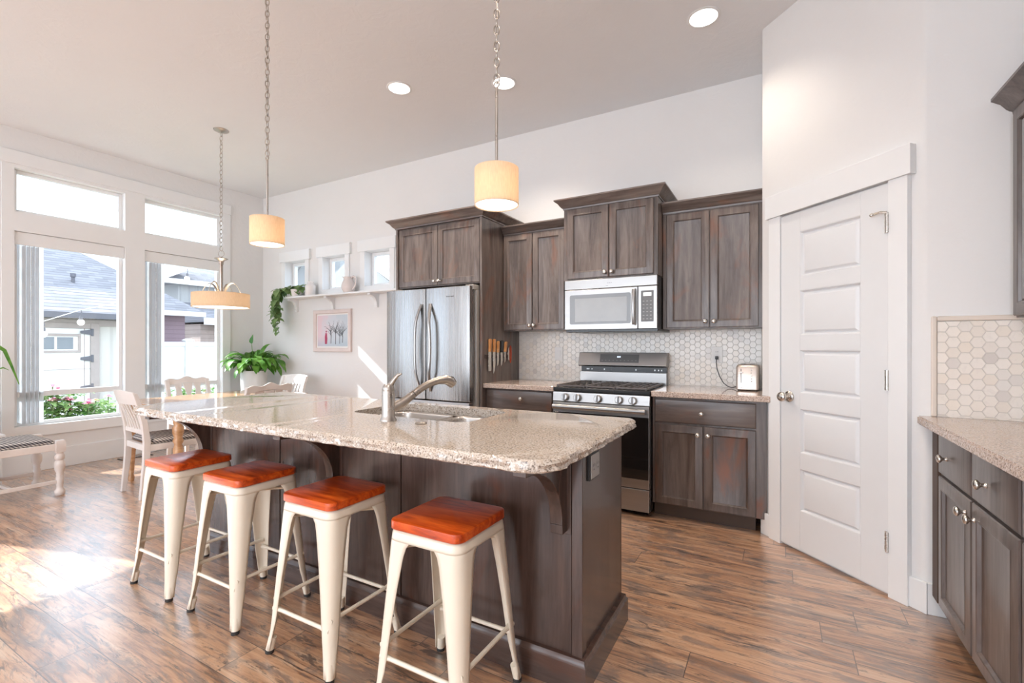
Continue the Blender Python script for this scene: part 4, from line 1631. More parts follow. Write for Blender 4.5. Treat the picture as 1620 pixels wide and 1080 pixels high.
c = slat_chair('dining_chair', 'grey-white slat-back dining chair with gingham seat, nearest the island', M['chair'])
c.location = (-4.64, 2.075, 0)
c.rotation_euler.z = radians(-5)
c = arch_chair('dining_chair', 'grey-pink dining chair with arched splat back, on the window side of the table', M['chair'])
c.location = (-5.60, 2.85, 0)
c.rotation_euler.z = radians(-92)
c = arch_chair('dining_chair', 'grey-pink dining chair with arched splat back, pushed in on the island side of the table', M['chair'])
c.location = (-4.45, 2.76, 0)
c.rotation_euler.z = radians(88)
c = slat_chair('dining_chair', 'bright white slat-back dining chair by the back wall, in front of the lily planter', M['chairw'])
c.location = (-5.30, 3.56, 0)
c.rotation_euler.z = radians(183)

# ------------------------------------------------------------------ dining table
t = thing('dining_table', 'honey wood dining table with turned legs under the drum pendant', 'table', (-4.8, 2.7, 0))
TX0, TX1, TY0, TY1 = -5.25, -4.275, 1.975, 3.30
m = MB().prism(roundrect(TX0, TX1, TY0, TY1, 0.12, 6), 0.712, 0.740)
m.build('tabletop', M['table'], t, bev=0.006)
m = MB()
i = 0.075
m.box(TX0 + i, TX1 - i, TY0 + i, TY0 + i + 0.022, 0.63, 0.712)
m.box(TX0 + i, TX1 - i, TY1 - i - 0.022, TY1 - i, 0.63, 0.712)
m.box(TX0 + i, TX0 + i + 0.022, TY0 + i, TY1 - i, 0.63, 0.712)
m.box(TX1 - i - 0.022, TX1 - i, TY0 + i, TY1 - i, 0.63, 0.712)
m.build('apron', M['chairw'], t, bev=0.002)
for x in (TX0 + 0.075, TX1 - 0.075):
    for y in (TY0 + 0.075, TY1 - 0.075):
        m = MB()
        m.lathe([(0.020, 0), (0.026, 0.03), (0.018, 0.06), (0.022, 0.10), (0.034, 0.30), (0.038, 0.38), (0.028, 0.42), (0.040, 0.45), (0.030, 0.48), (0.042, 0.52), (0.042, 0.56), (0.030, 0.58), (0.036, 0.60), (0.036, 0.712)], (x, y, 0), 20)
        m.build('leg', M['table'], t, angle=50)

# ------------------------------------------------------------------ bench by the window
t = thing('bench', 'pale painted bench with turned legs and gingham seat at the left edge', 'bench', (-5.45, 0.95, 0))
BX0, BX1, BY0, BY1 = -5.72, -5.21, 0.32, 1.565
LEGP = [(0.026, 0), (0.034, 0.012), (0.034, 0.038), (0.024, 0.05), (0.021, 0.07), (0.024, 0.10), (0.026, 0.145), (0.021, 0.16), (0.025, 0.17), (0.021, 0.18), (0.033, 0.215),
        (0.036, 0.25), (0.034, 0.275), (0.023, 0.29), (0.032, 0.30), (0.033, 0.325), (0.022, 0.345), (0.030, 0.36)]
for x in (BX0, BX1):
    for y in (BY0, BY1):
        m = MB()
        m.lathe(LEGP, (x, y, 0), 20)
        m.rings([[(x + sx * w, y + sy * w, z) for sx, sy in ((-1, -1), (1, -1), (1, 1), (-1, 1))] for z, w in ((0.355, 0.026), (0.37, 0.031), (0.440, 0.031), (0.455, 0.024))])
        m.build('leg', M['bench'], t, angle=45)
m = MB()
m.box(BX0 - 0.02, BX0 + 0.012, BY0, BY1, 0.375, 0.430)
m.box(BX1 - 0.012, BX1 + 0.02, BY0, BY1, 0.375, 0.430)
m.box(BX0, BX1, BY0 - 0.018, BY0 + 0.012, 0.375, 0.430)
m.box(BX0, BX1, BY1 - 0.012, BY1 + 0.018, 0.375, 0.430)
m.build('seat_frame', M['bench'], t, bev=0.003)
m = MB()
loops = []
for z, i in ((0.425, 0.0), (0.440, -0.012), (0.455, -0.006), (0.468, 0.02), (0.474, 0.07)):
    loops.append([(x, y, z) for x, y in roundrect(BX0 + 0.01 + i, BX1 - 0.01 - i, BY0 + 0.03 + i, BY1 - 0.033 - i, 0.03, 4)])
m.rings(loops)
m.build('seat_cushion', M['check'], t, angle=60)
for x in (BX0, BX1):
    MB().box(x - 0.011, x + 0.011, BY0, BY1, 0.098, 0.128).build('stretcher', M['bench'], t, bev=0.004)
for y in (0.55, 1.28):
    MB().box(BX0, BX1, y - 0.011, y + 0.011, 0.100, 0.126).build('cross_stretcher', M['bench'], t, bev=0.004)


# ------------------------------------------------------------------ hanging lamps
def point(name, loc, power, color, r=0.03):
    l = bpy.data.lights.new(name, 'POINT')
    l.energy = power
    l.color = color
    l.shadow_soft_size = r
    o = bpy.data.objects.new(name, l)
    COL.objects.link(o)
    o.location = loc
    return o


def chain_mb(x, y, z0, z1, L=0.040, W=0.011, r=0.0028):
    m = MB()
    n = int((z1 - z0) / (L * 0.80))
    for k in range(n):
        zc = z0 + (k + 0.5) * (z1 - z0) / n
        q = Matrix.Rotation(pi / 2 * (k % 2) + 0.5, 3, 'Z') @ Matrix.Rotation(pi / 2, 3, 'X')
        m.torus((x, y, zc), 1.0, r, q, 14, 6, sx=W, sy=L / 2)
    return m


WARM = (1.0, 0.80, 0.58)


def island_pendant(x, y, label):
    t = thing('pendant_lamp', label, 'pendant lamp', (x, y, ZC), 'pendants over the island')
    zb, zt, R = 1.808, 1.957, 0.0885
    m = MB()
    n = 40
    loops = [[(x + R * cos(2 * pi * k / n), y + R * sin(2 * pi * k / n), z) for k in range(n)] for z in (zb, zb + 0.004, zt - 0.004, zt)]
    m.rings(loops, cap0=False, cap1=False)
    m.build('lamp_shade', M['shade'], t, solid=0.0016)
    MB().lathe([(R - 0.004, 0.0), (R - 0.004, 0.0015)], (x, y, zb + 0.004), 40).build('diffuser', M['glow'], t, angle=40)
    m = MB()
    m.lathe([(0.030, 0.0), (0.026, 0.008), (0.012, 0.016), (0.007, 0.020)], (x, y, zt), 20)
    for k in range(3):
        a = 2 * pi * k / 3 + 0.4
        m.tube([(x, y, zt + 0.002), (x + (R - 0.001) * cos(a), y + (R - 0.001) * sin(a), zt - 0.003)], 0.003, 6)
    m.build('shade_cap', M['nickel_warm'], t, angle=60)
    m = MB()
    m.tube([(x, y, zt + 0.012), (x, y, 2.285)], 0.0062, 12)
    m.torus((x, y, 2.298), 0.012, 0.003, Matrix.Rotation(pi / 2, 3, 'X'), 16, 6)
    m.build('rod', M['nickel_warm'], t, angle=60)
    chain_mb(x, y, 2.306, ZC - 0.02).build('chain', M['nickel_warm'], t, angle=80)
    m = MB()
    m.tube([(x + 0.004 * sin(z * 25), y + 0.004 * cos(z * 21), z) for z in [2.30 + (ZC - 2.31) * k / 40 for k in range(41)]], 0.0018, 6)
    m.build('wire', M['nickel_warm'], t, angle=80)
    MB().lathe([(0.058, 0.0), (0.055, -0.006), (0.03, -0.018), (0.010, -0.024), (0.004, -0.026)], (x, y, ZC - 0.0005), 28).build('canopy', M['nickel_warm'], t, angle=50)
    point('pendant_bulb', (x, y, zb + 0.085), 0.55, WARM, 0.03)
    return t


island_pendant(-2.500, 1.63, 'small linen drum pendant over the sink end of the island, left of the two')
island_pendant(-0.990, 1.63, 'small linen drum pendant hanging in front of the microwave cabinet, right of the two')

x, y = -4.716, 2.60
t = thing('pendant_lamp', 'wide shallow linen drum pendant over the dining table', 'pendant lamp', (x, y, ZC))
zb, zt, R = 1.612, 1.748, 0.245
m = MB()
n = 56
m.rings([[(x + R * cos(2 * pi * k / n), y + R * sin(2 * pi * k / n), z) for k in range(n)] for z in (zb, zb + 0.004, zt - 0.004, zt)], cap0=False, cap1=False)
m.build('lamp_shade', M['shade'], t, solid=0.0018)
MB().lathe([(R - 0.006, 0.0), (R - 0.006, 0.002)], (x, y, zb + 0.006), 56).build('diffuser', M['glow'], t)
m = MB()
m.lathe([(0.016, 1.700), (0.016, 2.03), (0.020, 2.035), (0.022, 2.055), (0.030, 2.070), (0.060, 2.086), (0.058, 2.090), (0.012, 2.092), (0.006, 2.110)], (x, y, 0), 24)
m.build('stem', M['nickel_warm'], t, angle=40)
MB().torus((x, y, 2.137), 0.030, 0.0032, Matrix.Rotation(radians(25), 3, 'Z') @ Matrix.Rotation(pi / 2, 3, 'X'), 24, 6).build('ring', M['nickel_warm'], t, angle=80)
for k in range(4):
    a = radians(29.4 + 90 * k)
    m = MB()
    pts = []
    for j in range(13):
        f = j / 12
        rr = 0.025 + (0.19 - 0.025) * f
        pts.append((x + rr * cos(a), y + rr * sin(a), 1.735 + 0.115 * sin(pi * min(1, f * 0.98)) ** 0.7))
    m.tube(pts, 0.0075, 8, flat=(1.5, 0.5))
    m.build('arm', M['nickel_warm'], t, angle=70)
chain_mb(x, y, 2.166, ZC - 0.02, 0.05, 0.013, 0.003).build('chain', M['nickel_warm'], t, angle=80)
MB().lathe([(0.068, 0.0), (0.064, -0.006), (0.03, -0.016), (0.010, -0.024), (0.004, -0.026)], (x, y, ZC - 0.0005), 28).build('canopy', M['nickel_warm'], t, angle=50)
point('drum_bulb', (x, y, zb + 0.08), 1.6, WARM, 0.05)

# ------------------------------------------------------------------ recessed ceiling lights
CANS = [(-2.68, 2.886, 'round recessed ceiling light left of the right-hand pendant chain'),
        (-1.90, 3.24, 'round recessed ceiling light partly behind the right pendant chain'),
        (-0.409, 3.219, 'round recessed ceiling light nearest the pantry wall'),
        (-2.7, 0.2, 'added unseen recessed fill light behind the viewer, over the left of the room'),  # from here on the downlights are added out of view as fill
        (-0.4, 0.2, 'added unseen recessed fill light above the viewer'),
        (-4.6, 0.2, 'added unseen recessed fill light over the bench end of the room'),
        (-4.2, -2.2, 'added unseen recessed fill light far behind the viewer, on the patio side'),
        (-1.6, -2.2, 'added unseen recessed fill light far behind the viewer, mid room'),
        (0.4, -1.2, 'added unseen recessed fill light behind the viewer near the right cabinets'),
        (-0.35, 1.72, 'added unseen recessed fill light over the aisle between island and pantry')]  # added out of view to brighten the floor on the right
for k, (x, y, lab) in enumerate(CANS):
    t = thing('recessed_light', lab, 'ceiling light', (x, y, ZC), 'recessed ceiling lights')
    m = MB().lathe([(0.084, -0.001), (0.100, -0.001), (0.101, -0.004), (0.096, -0.007), (0.084, -0.006), (0.084, -0.001)], (x, y, ZC), 36, cap0=False, cap1=False)
    m.build('trim_ring', M['trim'], t, angle=50)
    MB().lathe([(0.084, -0.0045), (0.05, -0.004), (0.004, -0.0035)], (x, y, ZC), 36).build('lens', M['canglow'], t, angle=50)
    l = bpy.data.lights.new('downlight', 'SPOT')
    l.spot_size = radians(125)
    l.spot_blend = 0.8
    l.shadow_soft_size = 0.07
    l.energy = (82.0, 92.0, 34.0, 50.0, 62.0, 35.0, 50.0, 75.0, 62.0, 52.0)[k]
    l.color = (1.0, 0.86, 0.73) if k in (0, 1, 2, 8, 9) else (1.0, 0.94, 0.88)
    o = bpy.data.objects.new('downlight', l)
    COL.objects.link(o)
    o.location = (x, y, ZC - 0.012)

# ------------------------------------------------------------------ wall shelf and what stands on it
SHZ = 1.862
t = thing('wall_shelf', 'long white wall shelf on three brackets under the small windows', 'shelf', (-4.43, YB, SHZ))
MB().box(-5.63, -3.235, 3.925, YB, SHZ, SHZ + 0.022).build('board', M['trim'], t, bev=0.003)
for xc in (-5.63, -4.92, -4.16):
    m = MB()
    pts = [(YB, SHZ - 0.16), (YB - 0.028, SHZ - 0.165), (YB - 0.034, SHZ - 0.135)]
    for k in range(9):
        a = k / 8 * pi / 2
        pts.append((YB - 0.034 - 0.085 * (1 - cos(a)), SHZ - 0.135 + 0.105 * sin(a)))
    pts += [(YB - 0.145, SHZ - 0.022), (YB - 0.145, SHZ), (YB, SHZ)]
    m.rings([[(xc - 0.022, yy, zz) for yy, zz in pts], [(xc + 0.022, yy, zz) for yy, zz in pts]])
    m.build('bracket', M['trim'], t, bev=0.002, angle=30)
SH = SHZ + 0.022
m = MB()
m.lathe([(0.060, 0), (0.064, 0.004), (0.065, 0.12), (0.062, 0.135), (0.036, 0.158), (0.034, 0.170), (0.037, 0.178)], (-5.232, 4.0, SH), 28)
tag(m.build('canister', M['ceramic'], None, angle=50), 'small pale canister on the shelf right of the trailing plant', 'canister')

jx, jy = -4.535, 4.0
t = thing('jug', 'pale pink ceramic jug on the shelf in front of the middle window', 'jug', (jx, jy, SH))
m = MB()
m.lathe([(0.050, 0), (0.056, 0.006), (0.078, 0.045), (0.083, 0.080), (0.074, 0.120), (0.057, 0.150), (0.053, 0.170), (0.060, 0.190), (0.054, 0.188), (0.047, 0.168), (0.05, 0.15)], (jx, jy, SH), 32, cap1=False)
bmv = m.bm
for v in bmv.verts:                       # pull the lip out into a spout
    dx = v.co.x - jx
    h = v.co.z - SH
    if h > 0.165 and dx < -0.02:
        v.co.x -= 0.030 * min(1, (-dx - 0.02) / 0.03) * (h - 0.165) / 0.025
        v.co.z += 0.010 * min(1, (-dx - 0.02) / 0.03)
m.build('body', M['ceramic_pink'], t, angle=60)
m = MB()
m.tube([(jx + 0.052, jy, SH + 0.178), (jx + 0.085, jy, SH + 0.196), (jx + 0.118, jy, SH + 0.180), (jx + 0.130, jy, SH + 0.140), (jx + 0.118, jy, SH + 0.085), (jx + 0.090, jy, SH + 0.050), (jx + 0.072, jy, SH + 0.040)],
       [0.011, 0.012, 0.012, 0.011, 0.010, 0.010, 0.009], 10)
m.build('handle', M['ceramic_pink'], t, angle=60)

# trailing pothos at the shelf's left end
px, py = -5.50, 4.0
t = thing('trailing_plant', 'trailing green pothos hanging over the left end of the shelf', 'plant', (px, py, SH))
MB().lathe([(0.055, 0), (0.060, 0.004), (0.078, 0.085), (0.080, 0.095), (0.073, 0.094), (0.068, 0.080)], (px, py, SH), 24).build('pot', M['ceramic'], t, angle=50)
rng = random.Random(11)
vm, lm = MB(), MB()
vines = []
for k in range(9):
    a = radians(150 + 18 * k) if k < 6 else radians(20 + 60 * (k - 6))
    reach = 0.16 + 0.10 * rng.random()
    if k < 6:
        x0_, y0_ = px, py
        ex = px - 0.22 - 0.16 * (k / 5) * rng.uniform(0.8, 1.2)
        ey = py - 0.16 + 0.05 * k * 0.6
        drop = (0.40, 0.34, 0.30, 0.46, 0.36, 0.20)[k]
        pts = [V((px, py, SH + 0.085)), V((px - 0.10, py - 0.03, SH + 0.13)), V((ex + 0.05, ey, SH + 0.09)), V((ex, ey, SH + 0.0)),
               V((ex - 0.01, ey - 0.01, SH - drop * 0.45)), V((ex + rng.uniform(-.03, .04), ey, SH - drop))]
    else:
        pts = [V((px, py, SH + 0.085)), V((px + 0.05 * cos(a), py + 0.03 * sin(a), SH + 0.15)), V((px + 0.16 * cos(a), py + 0.04 * sin(a), SH + 0.14)), V((px + 0.17 * cos(a), py - 0.03, SH + 0.09))]
    # smooth
    sm = []
    for i in range(len(pts) - 1):
        for j in range(4):
            sm.append(pts[i].lerp(pts[i + 1], j / 4))
    sm.append(pts[-1])
    vm.tube(sm, 0.0028, 5)
    for i, p in enumerate(sm):
        if i < 2:
            continue
        for rep in range(1):
            d = V((rng.uniform(-1, 1), rng.uniform(-1, 0.2), rng.uniform(-0.8, 0.25)))
            lm.leaf(p, d, (0, -0.4, 1), rng.uniform(0.085, 0.125), rng.uniform(0.07, 0.095), 0.8, 5, 'heart', 0.2)
vm.build('vines', M['stem'], t, angle=80)
lm.build('leaves', M['leafp'], t, angle=80, recalc=False)

# ------------------------------------------------------------------ picture
t = thing('framed_picture', 'pink-framed picture of dark trees and a red figure under the shelf', 'picture', (-4.93, YB, 1.165))
mp = lambda u, v, d: (u, YB - d, v)
a, b, c0, c1 = -5.285, -4.590, 1.166, 1.702
f = 0.052
m = MB()
m.rings([[mp(a + i, c0 + i, d), mp(b - i, c0 + i, d), mp(b - i, c1 - i, d), mp(a + i, c1 - i, d)] for i, d in ((0.0, 0.001), (0.0, 0.028), (0.006, 0.033), (f - 0.01, 0.030), (f, 0.022), (f, 0.008))], cap1=False)
m.build('frame', M['frame'], t, angle=30)
MB().mbox(mp, a + f - 0.002, b - f + 0.002, c0 + f - 0.002, c1 - f + 0.002, 0.006, 0.012).build('mat_board', M['mat'], t)
pic = MB().mbox(mp, a + f + 0.018, b - f - 0.018, c0 + f + 0.016, c1 - f - 0.016, 0.012, 0.0135).build('print', M['print'], t)
rng = random.Random(5)
m = MB()


def stroke(m, pts, w):
    for (u0, v0), (u1, v1) in zip(pts[:-1], pts[1:]):
        d = V((u1 - u0, v1 - v0))
        if d.length < 1e-5:
            continue
        n = V((-d.y, d.x)).normalized() * w * 0.5
        m.mprism(mp, [(u0 - n.x, v0 - n.y), (u1 - n.x, v1 - n.y), (u1 + n.x, v1 + n.y), (u0 + n.x, v0 + n.y)], 0.0135, 0.0140)


for tx, h, base in ((-4.96, 0.26, 1.27), (-4.88, 0.30, 1.262), (-4.80, 0.25, 1.268), (-4.75, 0.20, 1.28)):
    stroke(m, [(tx, base), (tx + 0.004, base + h * 0.4), (tx - 0.004, base + h * 0.62)], 0.010)
    for q in range(11):
        a0 = rng.uniform(0.15, 0.85) * pi
        z0_ = base + h * rng.uniform(0.35, 0.65)
        L = rng.uniform(0.05, 0.13)
        u1, v1 = tx + L * cos(a0), z0_ + L * sin(a0)
        stroke(m, [(tx, z0_), (u1, v1)], 0.004)
        stroke(m, [(u1, v1), (u1 + 0.03 * cos(a0 + 0.6), v1 + 0.03 * sin(a0 + 0.6))], 0.0025)
m.build('trees', M['ink'], pic, smooth=False)
m = MB()
m.mprism(mp, [(-5.075, 1.265), (-5.035, 1.265), (-5.028, 1.33), (-5.038, 1.40), (-5.062, 1.41), (-5.076, 1.36)], 0.0135, 0.0140)
m.mprism(mp, [(-5.05 + 0.012 * cos(k), 1.425 + 0.014 * sin(k)) for k in (0, 1.05, 2.1, 3.14, 4.19, 5.24)], 0.0135, 0.0140)
m.build('figure', M['ink2'], pic, smooth=False)

# ------------------------------------------------------------------ lily in the corner
px, py = -6.02, 3.74
t = thing('peace_lily', 'leafy peace lily in a tall white planter in the corner', 'plant', (px, py, 0))
MB().lathe([(0.12, 0.0), (0.125, 0.004), (0.160, 0.90), (0.162, 0.915), (0.148, 0.915), (0.144, 0.88)], (px, py, 0), 36).build('planter', M['planter'], t, angle=40)
MB().lathe([(0.145, 0.0), (0.1, 0.004), (0.004, 0.006)], (px, py, 0.878), 28).build('soil', M['soil'], t)
rng = random.Random(21)
lm, sm_ = MB(), MB()
for k in range(78):
    a = 2 * pi * k / 78 * 5 + rng.uniform(-.3, .3)
    tilt = rng.uniform(0.15, 1.15)
    r0 = rng.uniform(0.02, 0.09)
    b0 = V((px + r0 * cos(a), py + r0 * sin(a), 0.885))
    d = V((cos(a) * sin(tilt), sin(a) * sin(tilt), cos(tilt)))
    SL = rng.uniform(0.12, 0.24)
    e = b0 + d * SL
    if e.x < -6.28 or e.y > 3.98:
        d = V((abs(d.x), -abs(d.y), d.z))
        e = b0 + d * SL
    sm_.tube([b0, b0.lerp(e, 0.5) + V((0, 0, 0.012)), e], 0.003, 5)
    d2 = (d + V((cos(a) * 0.5, sin(a) * 0.5 if sin(a) < 0 else 0.1, -0.1))).normalized()
    if e.x < -6.15 and d2.x < 0:
        d2.x *= 0.2
    if e.y > 3.85 and d2.y > 0:
        d2.y *= 0.1
    lm.leaf(e, d2, (0, 0, 1), rng.uniform(0.20, 0.31), rng.uniform(0.06, 0.092), rng.uniform(0.9, 2.0), 7, 'lance', 0.25)
for v in lm.bm.verts:
    v.co.x = max(v.co.x, -6.36 + 0.02 * sin(v.co.z * 40))
    v.co.y = min(v.co.y, 4.07)
sm_.build('stalks', M['stem'], t, angle=80)
lm.build('leaves', M['leaf'], t, angle=80, recalc=False)
for q, (dx, dz, s) in enumerate(((0.03, 0.47, 1), (0.12, 0.30, 0.6))):
    m = MB()
    b0 = V((px + 0.02, py - 0.02, 0.885))
    e = V((px + dx, py - 0.05, 0.885 + dz - 0.09))
    m.tube([b0, b0.lerp(e, 0.6) + V((0.01, 0, 0)), e], 0.0035, 6)
    m.leaf(e, (0.1, 0.1, 1), (0, -1, 0), 0.13 * s, 0.085 * s, 0.0, 6, 'heart', 0.35)
    m.build('flower', M['leaf'], t, angle=80, recalc=False)

# strap-leaved plant on a stand, mostly outside the left edge
t = thing('plant_stand', 'small white plant stand at the far left edge by the window', 'plant stand', (-6.15, 1.28, 0))
MB().box(-6.33, -5.98, 1.10, 1.435, 0.43, 0.452).build('top', M['trim'], t, bev=0.004)
for xx in (-6.31, -6.0):
    for yy in (1.12, 1.40):
        MB().box(xx - 0.014, xx + 0.014, yy - 0.014, yy + 0.014, 0, 0.43).build('leg', M['trim'], t, bev=0.003)
t = thing('potted_plant', 'strap-leaved potted plant on the stand, one leaf drooping before the window', 'plant', (-6.15, 1.26, 0.452))
MB().lathe([(0.08, 0), (0.085, 0.004), (0.115, 0.19), (0.118, 0.20), (0.105, 0.20), (0.10, 0.18)], (-6.15, 1.26, 0.452), 28).build('pot', M['ceramic'], t, angle=50)
m = MB()
rng = random.Random(8)


def strap(m, pts, w):
    pts = [V(p) for p in pts]
    sm = []
    for i in range(len(pts) - 1):
        for j in range(5):
            sm.append(pts[i].lerp(pts[i + 1], j / 5))
    sm.append(pts[-1])
    n = len(sm)
    a, b = [], []
    for i, p in enumerate(sm):
        ww = w * (1 - (i / (n - 1)) ** 3 * 0.85)
        tdir = (sm[min(i + 1, n - 1)] - sm[max(i - 1, 0)]).normalized()
        s = tdir.cross(V((0.9, -0.3, 0.15))).normalized()
        a.append(m.bm.verts.new(p + s * ww / 2))
        b.append(m.bm.verts.new(p - s * ww / 2))
    for i in range(n - 1):
        m.bm.faces.new((a[i], a[i + 1], b[i + 1], b[i]))


strap(m, [(-6.15, 1.27, 0.63), (-6.12, 1.33, 0.98), (-6.11, 1.41, 1.24), (-6.10, 1.455, 1.20), (-6.10, 1.50, 1.06), (-6.10, 1.55, 0.885)], 0.034)
strap(m, [(-6.15, 1.25, 0.63), (-6.10, 1.30, 0.90), (-6.08, 1.38, 1.02), (-6.07, 1.44, 1.045), (-6.06, 1.475, 1.02)], 0.016)
for k in range(9):
    a = rng.uniform(0.6 * pi, 1.9 * pi)
    h = rng.uniform(0.9, 1.35)
    cx_, cy_ = -6.15, 1.26
    strap(m, [(cx_, cy_, 0.63), (cx_ + 0.05 * abs(cos(a)), cy_ + 0.08 * sin(a), h * 0.8), (cx_ + 0.10 * abs(cos(a)), cy_ + 0.24 * min(0.2, sin(a)), h), (cx_ + 0.15 * abs(cos(a)), cy_ + 0.36 * min(0.1, sin(a)), h * 0.88)], 0.03)
m.build('leaves', M['leaf'], t, angle=80, recalc=False)

# ------------------------------------------------------------------ knives on the magnetic strip
KX = -2.234
mpK = lambda u, v, d: (KX + d, u, v)
tag(MB().mbox(mpK, 3.475, 3.915, 1.128, 1.162, 0.0005, 0.013).build('knife_rack', M['strip'], None, bev=0.002), 'dark magnetic knife strip on the fridge side panel', 'knife rack')


def knife(y, zt, zj, zb, w, name, lab, handle, pointed=True, tilt=0.0):
    t = thing(name, lab, 'knife', (KX, y, zb), 'knives on the magnetic strip')
    m = MB()
    hw = 0.0165
    w *= 1.25
    m.mprism(mpK, [(y - hw, zj), (y + hw * 0.8, zj), (y + hw + tilt * 0.5, (zj + zt) / 2), (y + hw + 0.004 + tilt, zt - 0.004), (y + 0.002 + tilt, zt), (y - hw + tilt, zt - 0.006), (y - hw * 0.85 + tilt * .5, (zj + zt) / 2)], 0.0105, 0.0265)
    m.build('handle', handle, t, bev=0.003)
    m = MB()
    if pointed:
        m.mprism(mpK, [(y - w * .4, zj), (y + w * .6, zj), (y + w * .6, zj - (zj - zb) * 0.55), (y + w * .3, zj - (zj - zb) * 0.85), (y - w * .25, zb)], 0.0135, 0.0165)
    else:
        m.mprism(mpK, [(y - w * .5, zj), (y + w * .6, zj), (y + w * .6, zb + 0.006), (y + w * 0.4, zb), (y - w * .5, zb + 0.002)], 0.0135, 0.0165)
    m.build('blade', M['blade'], t, bev=0.0006, seg=1)


H = M['handle_wood']
knife(3.535, 1.303, 1.188, 1.015, 0.034, 'bread_knife', 'square-tipped knife with tan handle, first from the fridge', H, False)
knife(3.605, 1.303, 1.185, 0.985, 0.034, 'chef_knife', 'longest pointed knife with tan handle, second from the fridge', H)
knife(3.672, 1.285, 1.180, 1.052, 0.026, 'utility_knife', 'pointed knife with tan handle, third from the fridge', H)
knife(3.738, 1.292, 1.180, 1.050, 0.028, 'boning_knife', 'pointed knife with black handle between two tan-handled ones', M['black'])
knife(3.802, 1.282, 1.185, 1.082, 0.022, 'paring_knife', 'short slim knife with tan handle, last of the row', H, True, 0.014)
m = MB()
m.mprism(mpK, [(3.868, 1.232), (3.880, 1.215), (3.884, 1.16), (3.880, 1.11), (3.868, 1.095), (3.858, 1.12), (3.856, 1.20)], 0.0135, 0.018)
tag(m.build('peeler_blade', M['blade'], None, bev=0.001), 'short pale oval blade on the strip beside the red tool', 'kitchen tool')
m = MB()
m.mprism(mpK, [(3.900, 1.245), (3.915, 1.225), (3.922, 1.16), (3.914, 1.10), (3.902, 1.078), (3.890, 1.11), (3.888, 1.21)], 0.0135, 0.024)
tag(m.build('kitchen_shears', M['red'], None, bev=0.002), 'red plastic tool at the wall end of the knife strip', 'kitchen tool')


# ------------------------------------------------------------------ wall plates, toaster and cord
def plate(name, lab, cat, x, z, w, h):
    t = thing(name, lab, cat, (x, YB, z))
    mp = lambda u, v, d: (u, YB - 0.0085 - d, v)
    MB().mbox(mp, x - w / 2, x + w / 2, z - h / 2, z + h / 2, 0.0002, 0.006).build('face_plate', M['plastic_white'], t, bev=0.002)
    return t, mp


t, mp = plate('light_switch', 'white rocker switch on the tile left of the range', 'switch', -1.80, 1.165, 0.082, 0.124)
MB().mbox(mp, -1.817, -1.783, 1.132, 1.198, 0.006, 0.0095).build('rocker', M['plastic_white'], t, bev=0.002)
t, mp = plate('wall_outlet', 'white outlet plate on the tile with the toaster plugged in', 'outlet', -0.42, 1.168, 0.084, 0.130)
m = MB()
for zc in (1.146, 1.190):
    m.mprism(mp, [(-0.42 + 0.017 * cos(radians(k * 30)), zc + 0.016 * sin(radians(k * 30))) for k in range(12)], 0.006, 0.0075)
so = m.build('socket', M['plastic_white'], t)
m = MB()
for du in (-0.008, 0.005):
    m.mbox(mp, -0.42 + du, -0.42 + du + 0.003, 1.188, 1.198, 0.0075, 0.0078)
m.build('slots', M['cord'], so, smooth=False)

t = thing('toaster', 'pinkish steel two slot toaster at the end of the counter by the pantry', 'toaster', (-0.19, 3.85, 0.914))
toaster = t
a, b, y0_, y1_ = -0.262, -0.112, 3.80, 4.00
m = MB()
loops = []
for z, i in ((0.920, 0.006), (0.926, 0.0), (1.085, 0.0), (1.100, 0.008), (1.106, 0.022)):
    loops.append([(x, y, z) for x, y in roundrect(a + i, b - i, y0_ + i, y1_ - i, 0.02, 5)])
m.rings(loops)
bd = m.build('body', M['toaster'], t, angle=40)
for xx in (a + 0.02, b - 0.02):
    for yy in (y0_ + 0.02, y1_ - 0.02):
        MB().lathe([(0.008, 0), (0.008, 0.007)], (xx, yy, 0.914), 10).build('foot', M['rubber'], t)
mp = lambda u, v, d: (u, y0_ - d, v)
m = MB()
m.mbox(mp, -0.231, -0.226, 0.970, 1.075, -0.001, 0.0006)
m.mbox(mp, -0.232, -0.180, 0.936, 0.939, -0.001, 0.0006)
m.mbox(mp, -0.170, -0.166, 0.9355, 0.9395, -0.001, 0.0006)
m.build('lever_slot', M['black'], bd, smooth=False)
MB().mbox(mp, -0.241, -0.216, 1.044, 1.054, 0.0, 0.016).build('lever', M['toaster'], bd, bev=0.002)
for q in range(5):
    MB().lathe([(0.005, 0), (0.005, 0.003), (0.003, 0.004)], (-0.160, y0_, 0.985 + 0.02 * q), 10, (0, -1, 0)).build('button', M['nickel'], bd)
m = MB()
m.box(a + 0.03, b - 0.09, y0_ + 0.03, y1_ - 0.03, 1.105, 1.1075)
m.box(a + 0.09, b - 0.03, y0_ + 0.03, y1_ - 0.03, 1.105, 1.1075)
m.build('slots', M['black'], t, smooth=False)
MB().mbox(lambda u, v, d: (u, YB - 0.016 - d, v), -0.432, -0.408, 1.132, 1.158, 0.0005, 0.022).build('plug', M['cord'], toaster, bev=0.004)
m = MB()
m.tube([(-0.420, 4.068, 1.140), (-0.421, 4.055, 1.11), (-0.415, 4.05, 1.06), (-0.395, 4.04, 1.0), (-0.365, 4.02, 0.95), (-0.33, 4.0, 0.925), (-0.30, 3.98, 0.920), (-0.266, 3.96, 0.932)], 0.0032, 8)
m.build('power_cord', M['cord'], toaster, angle=80)

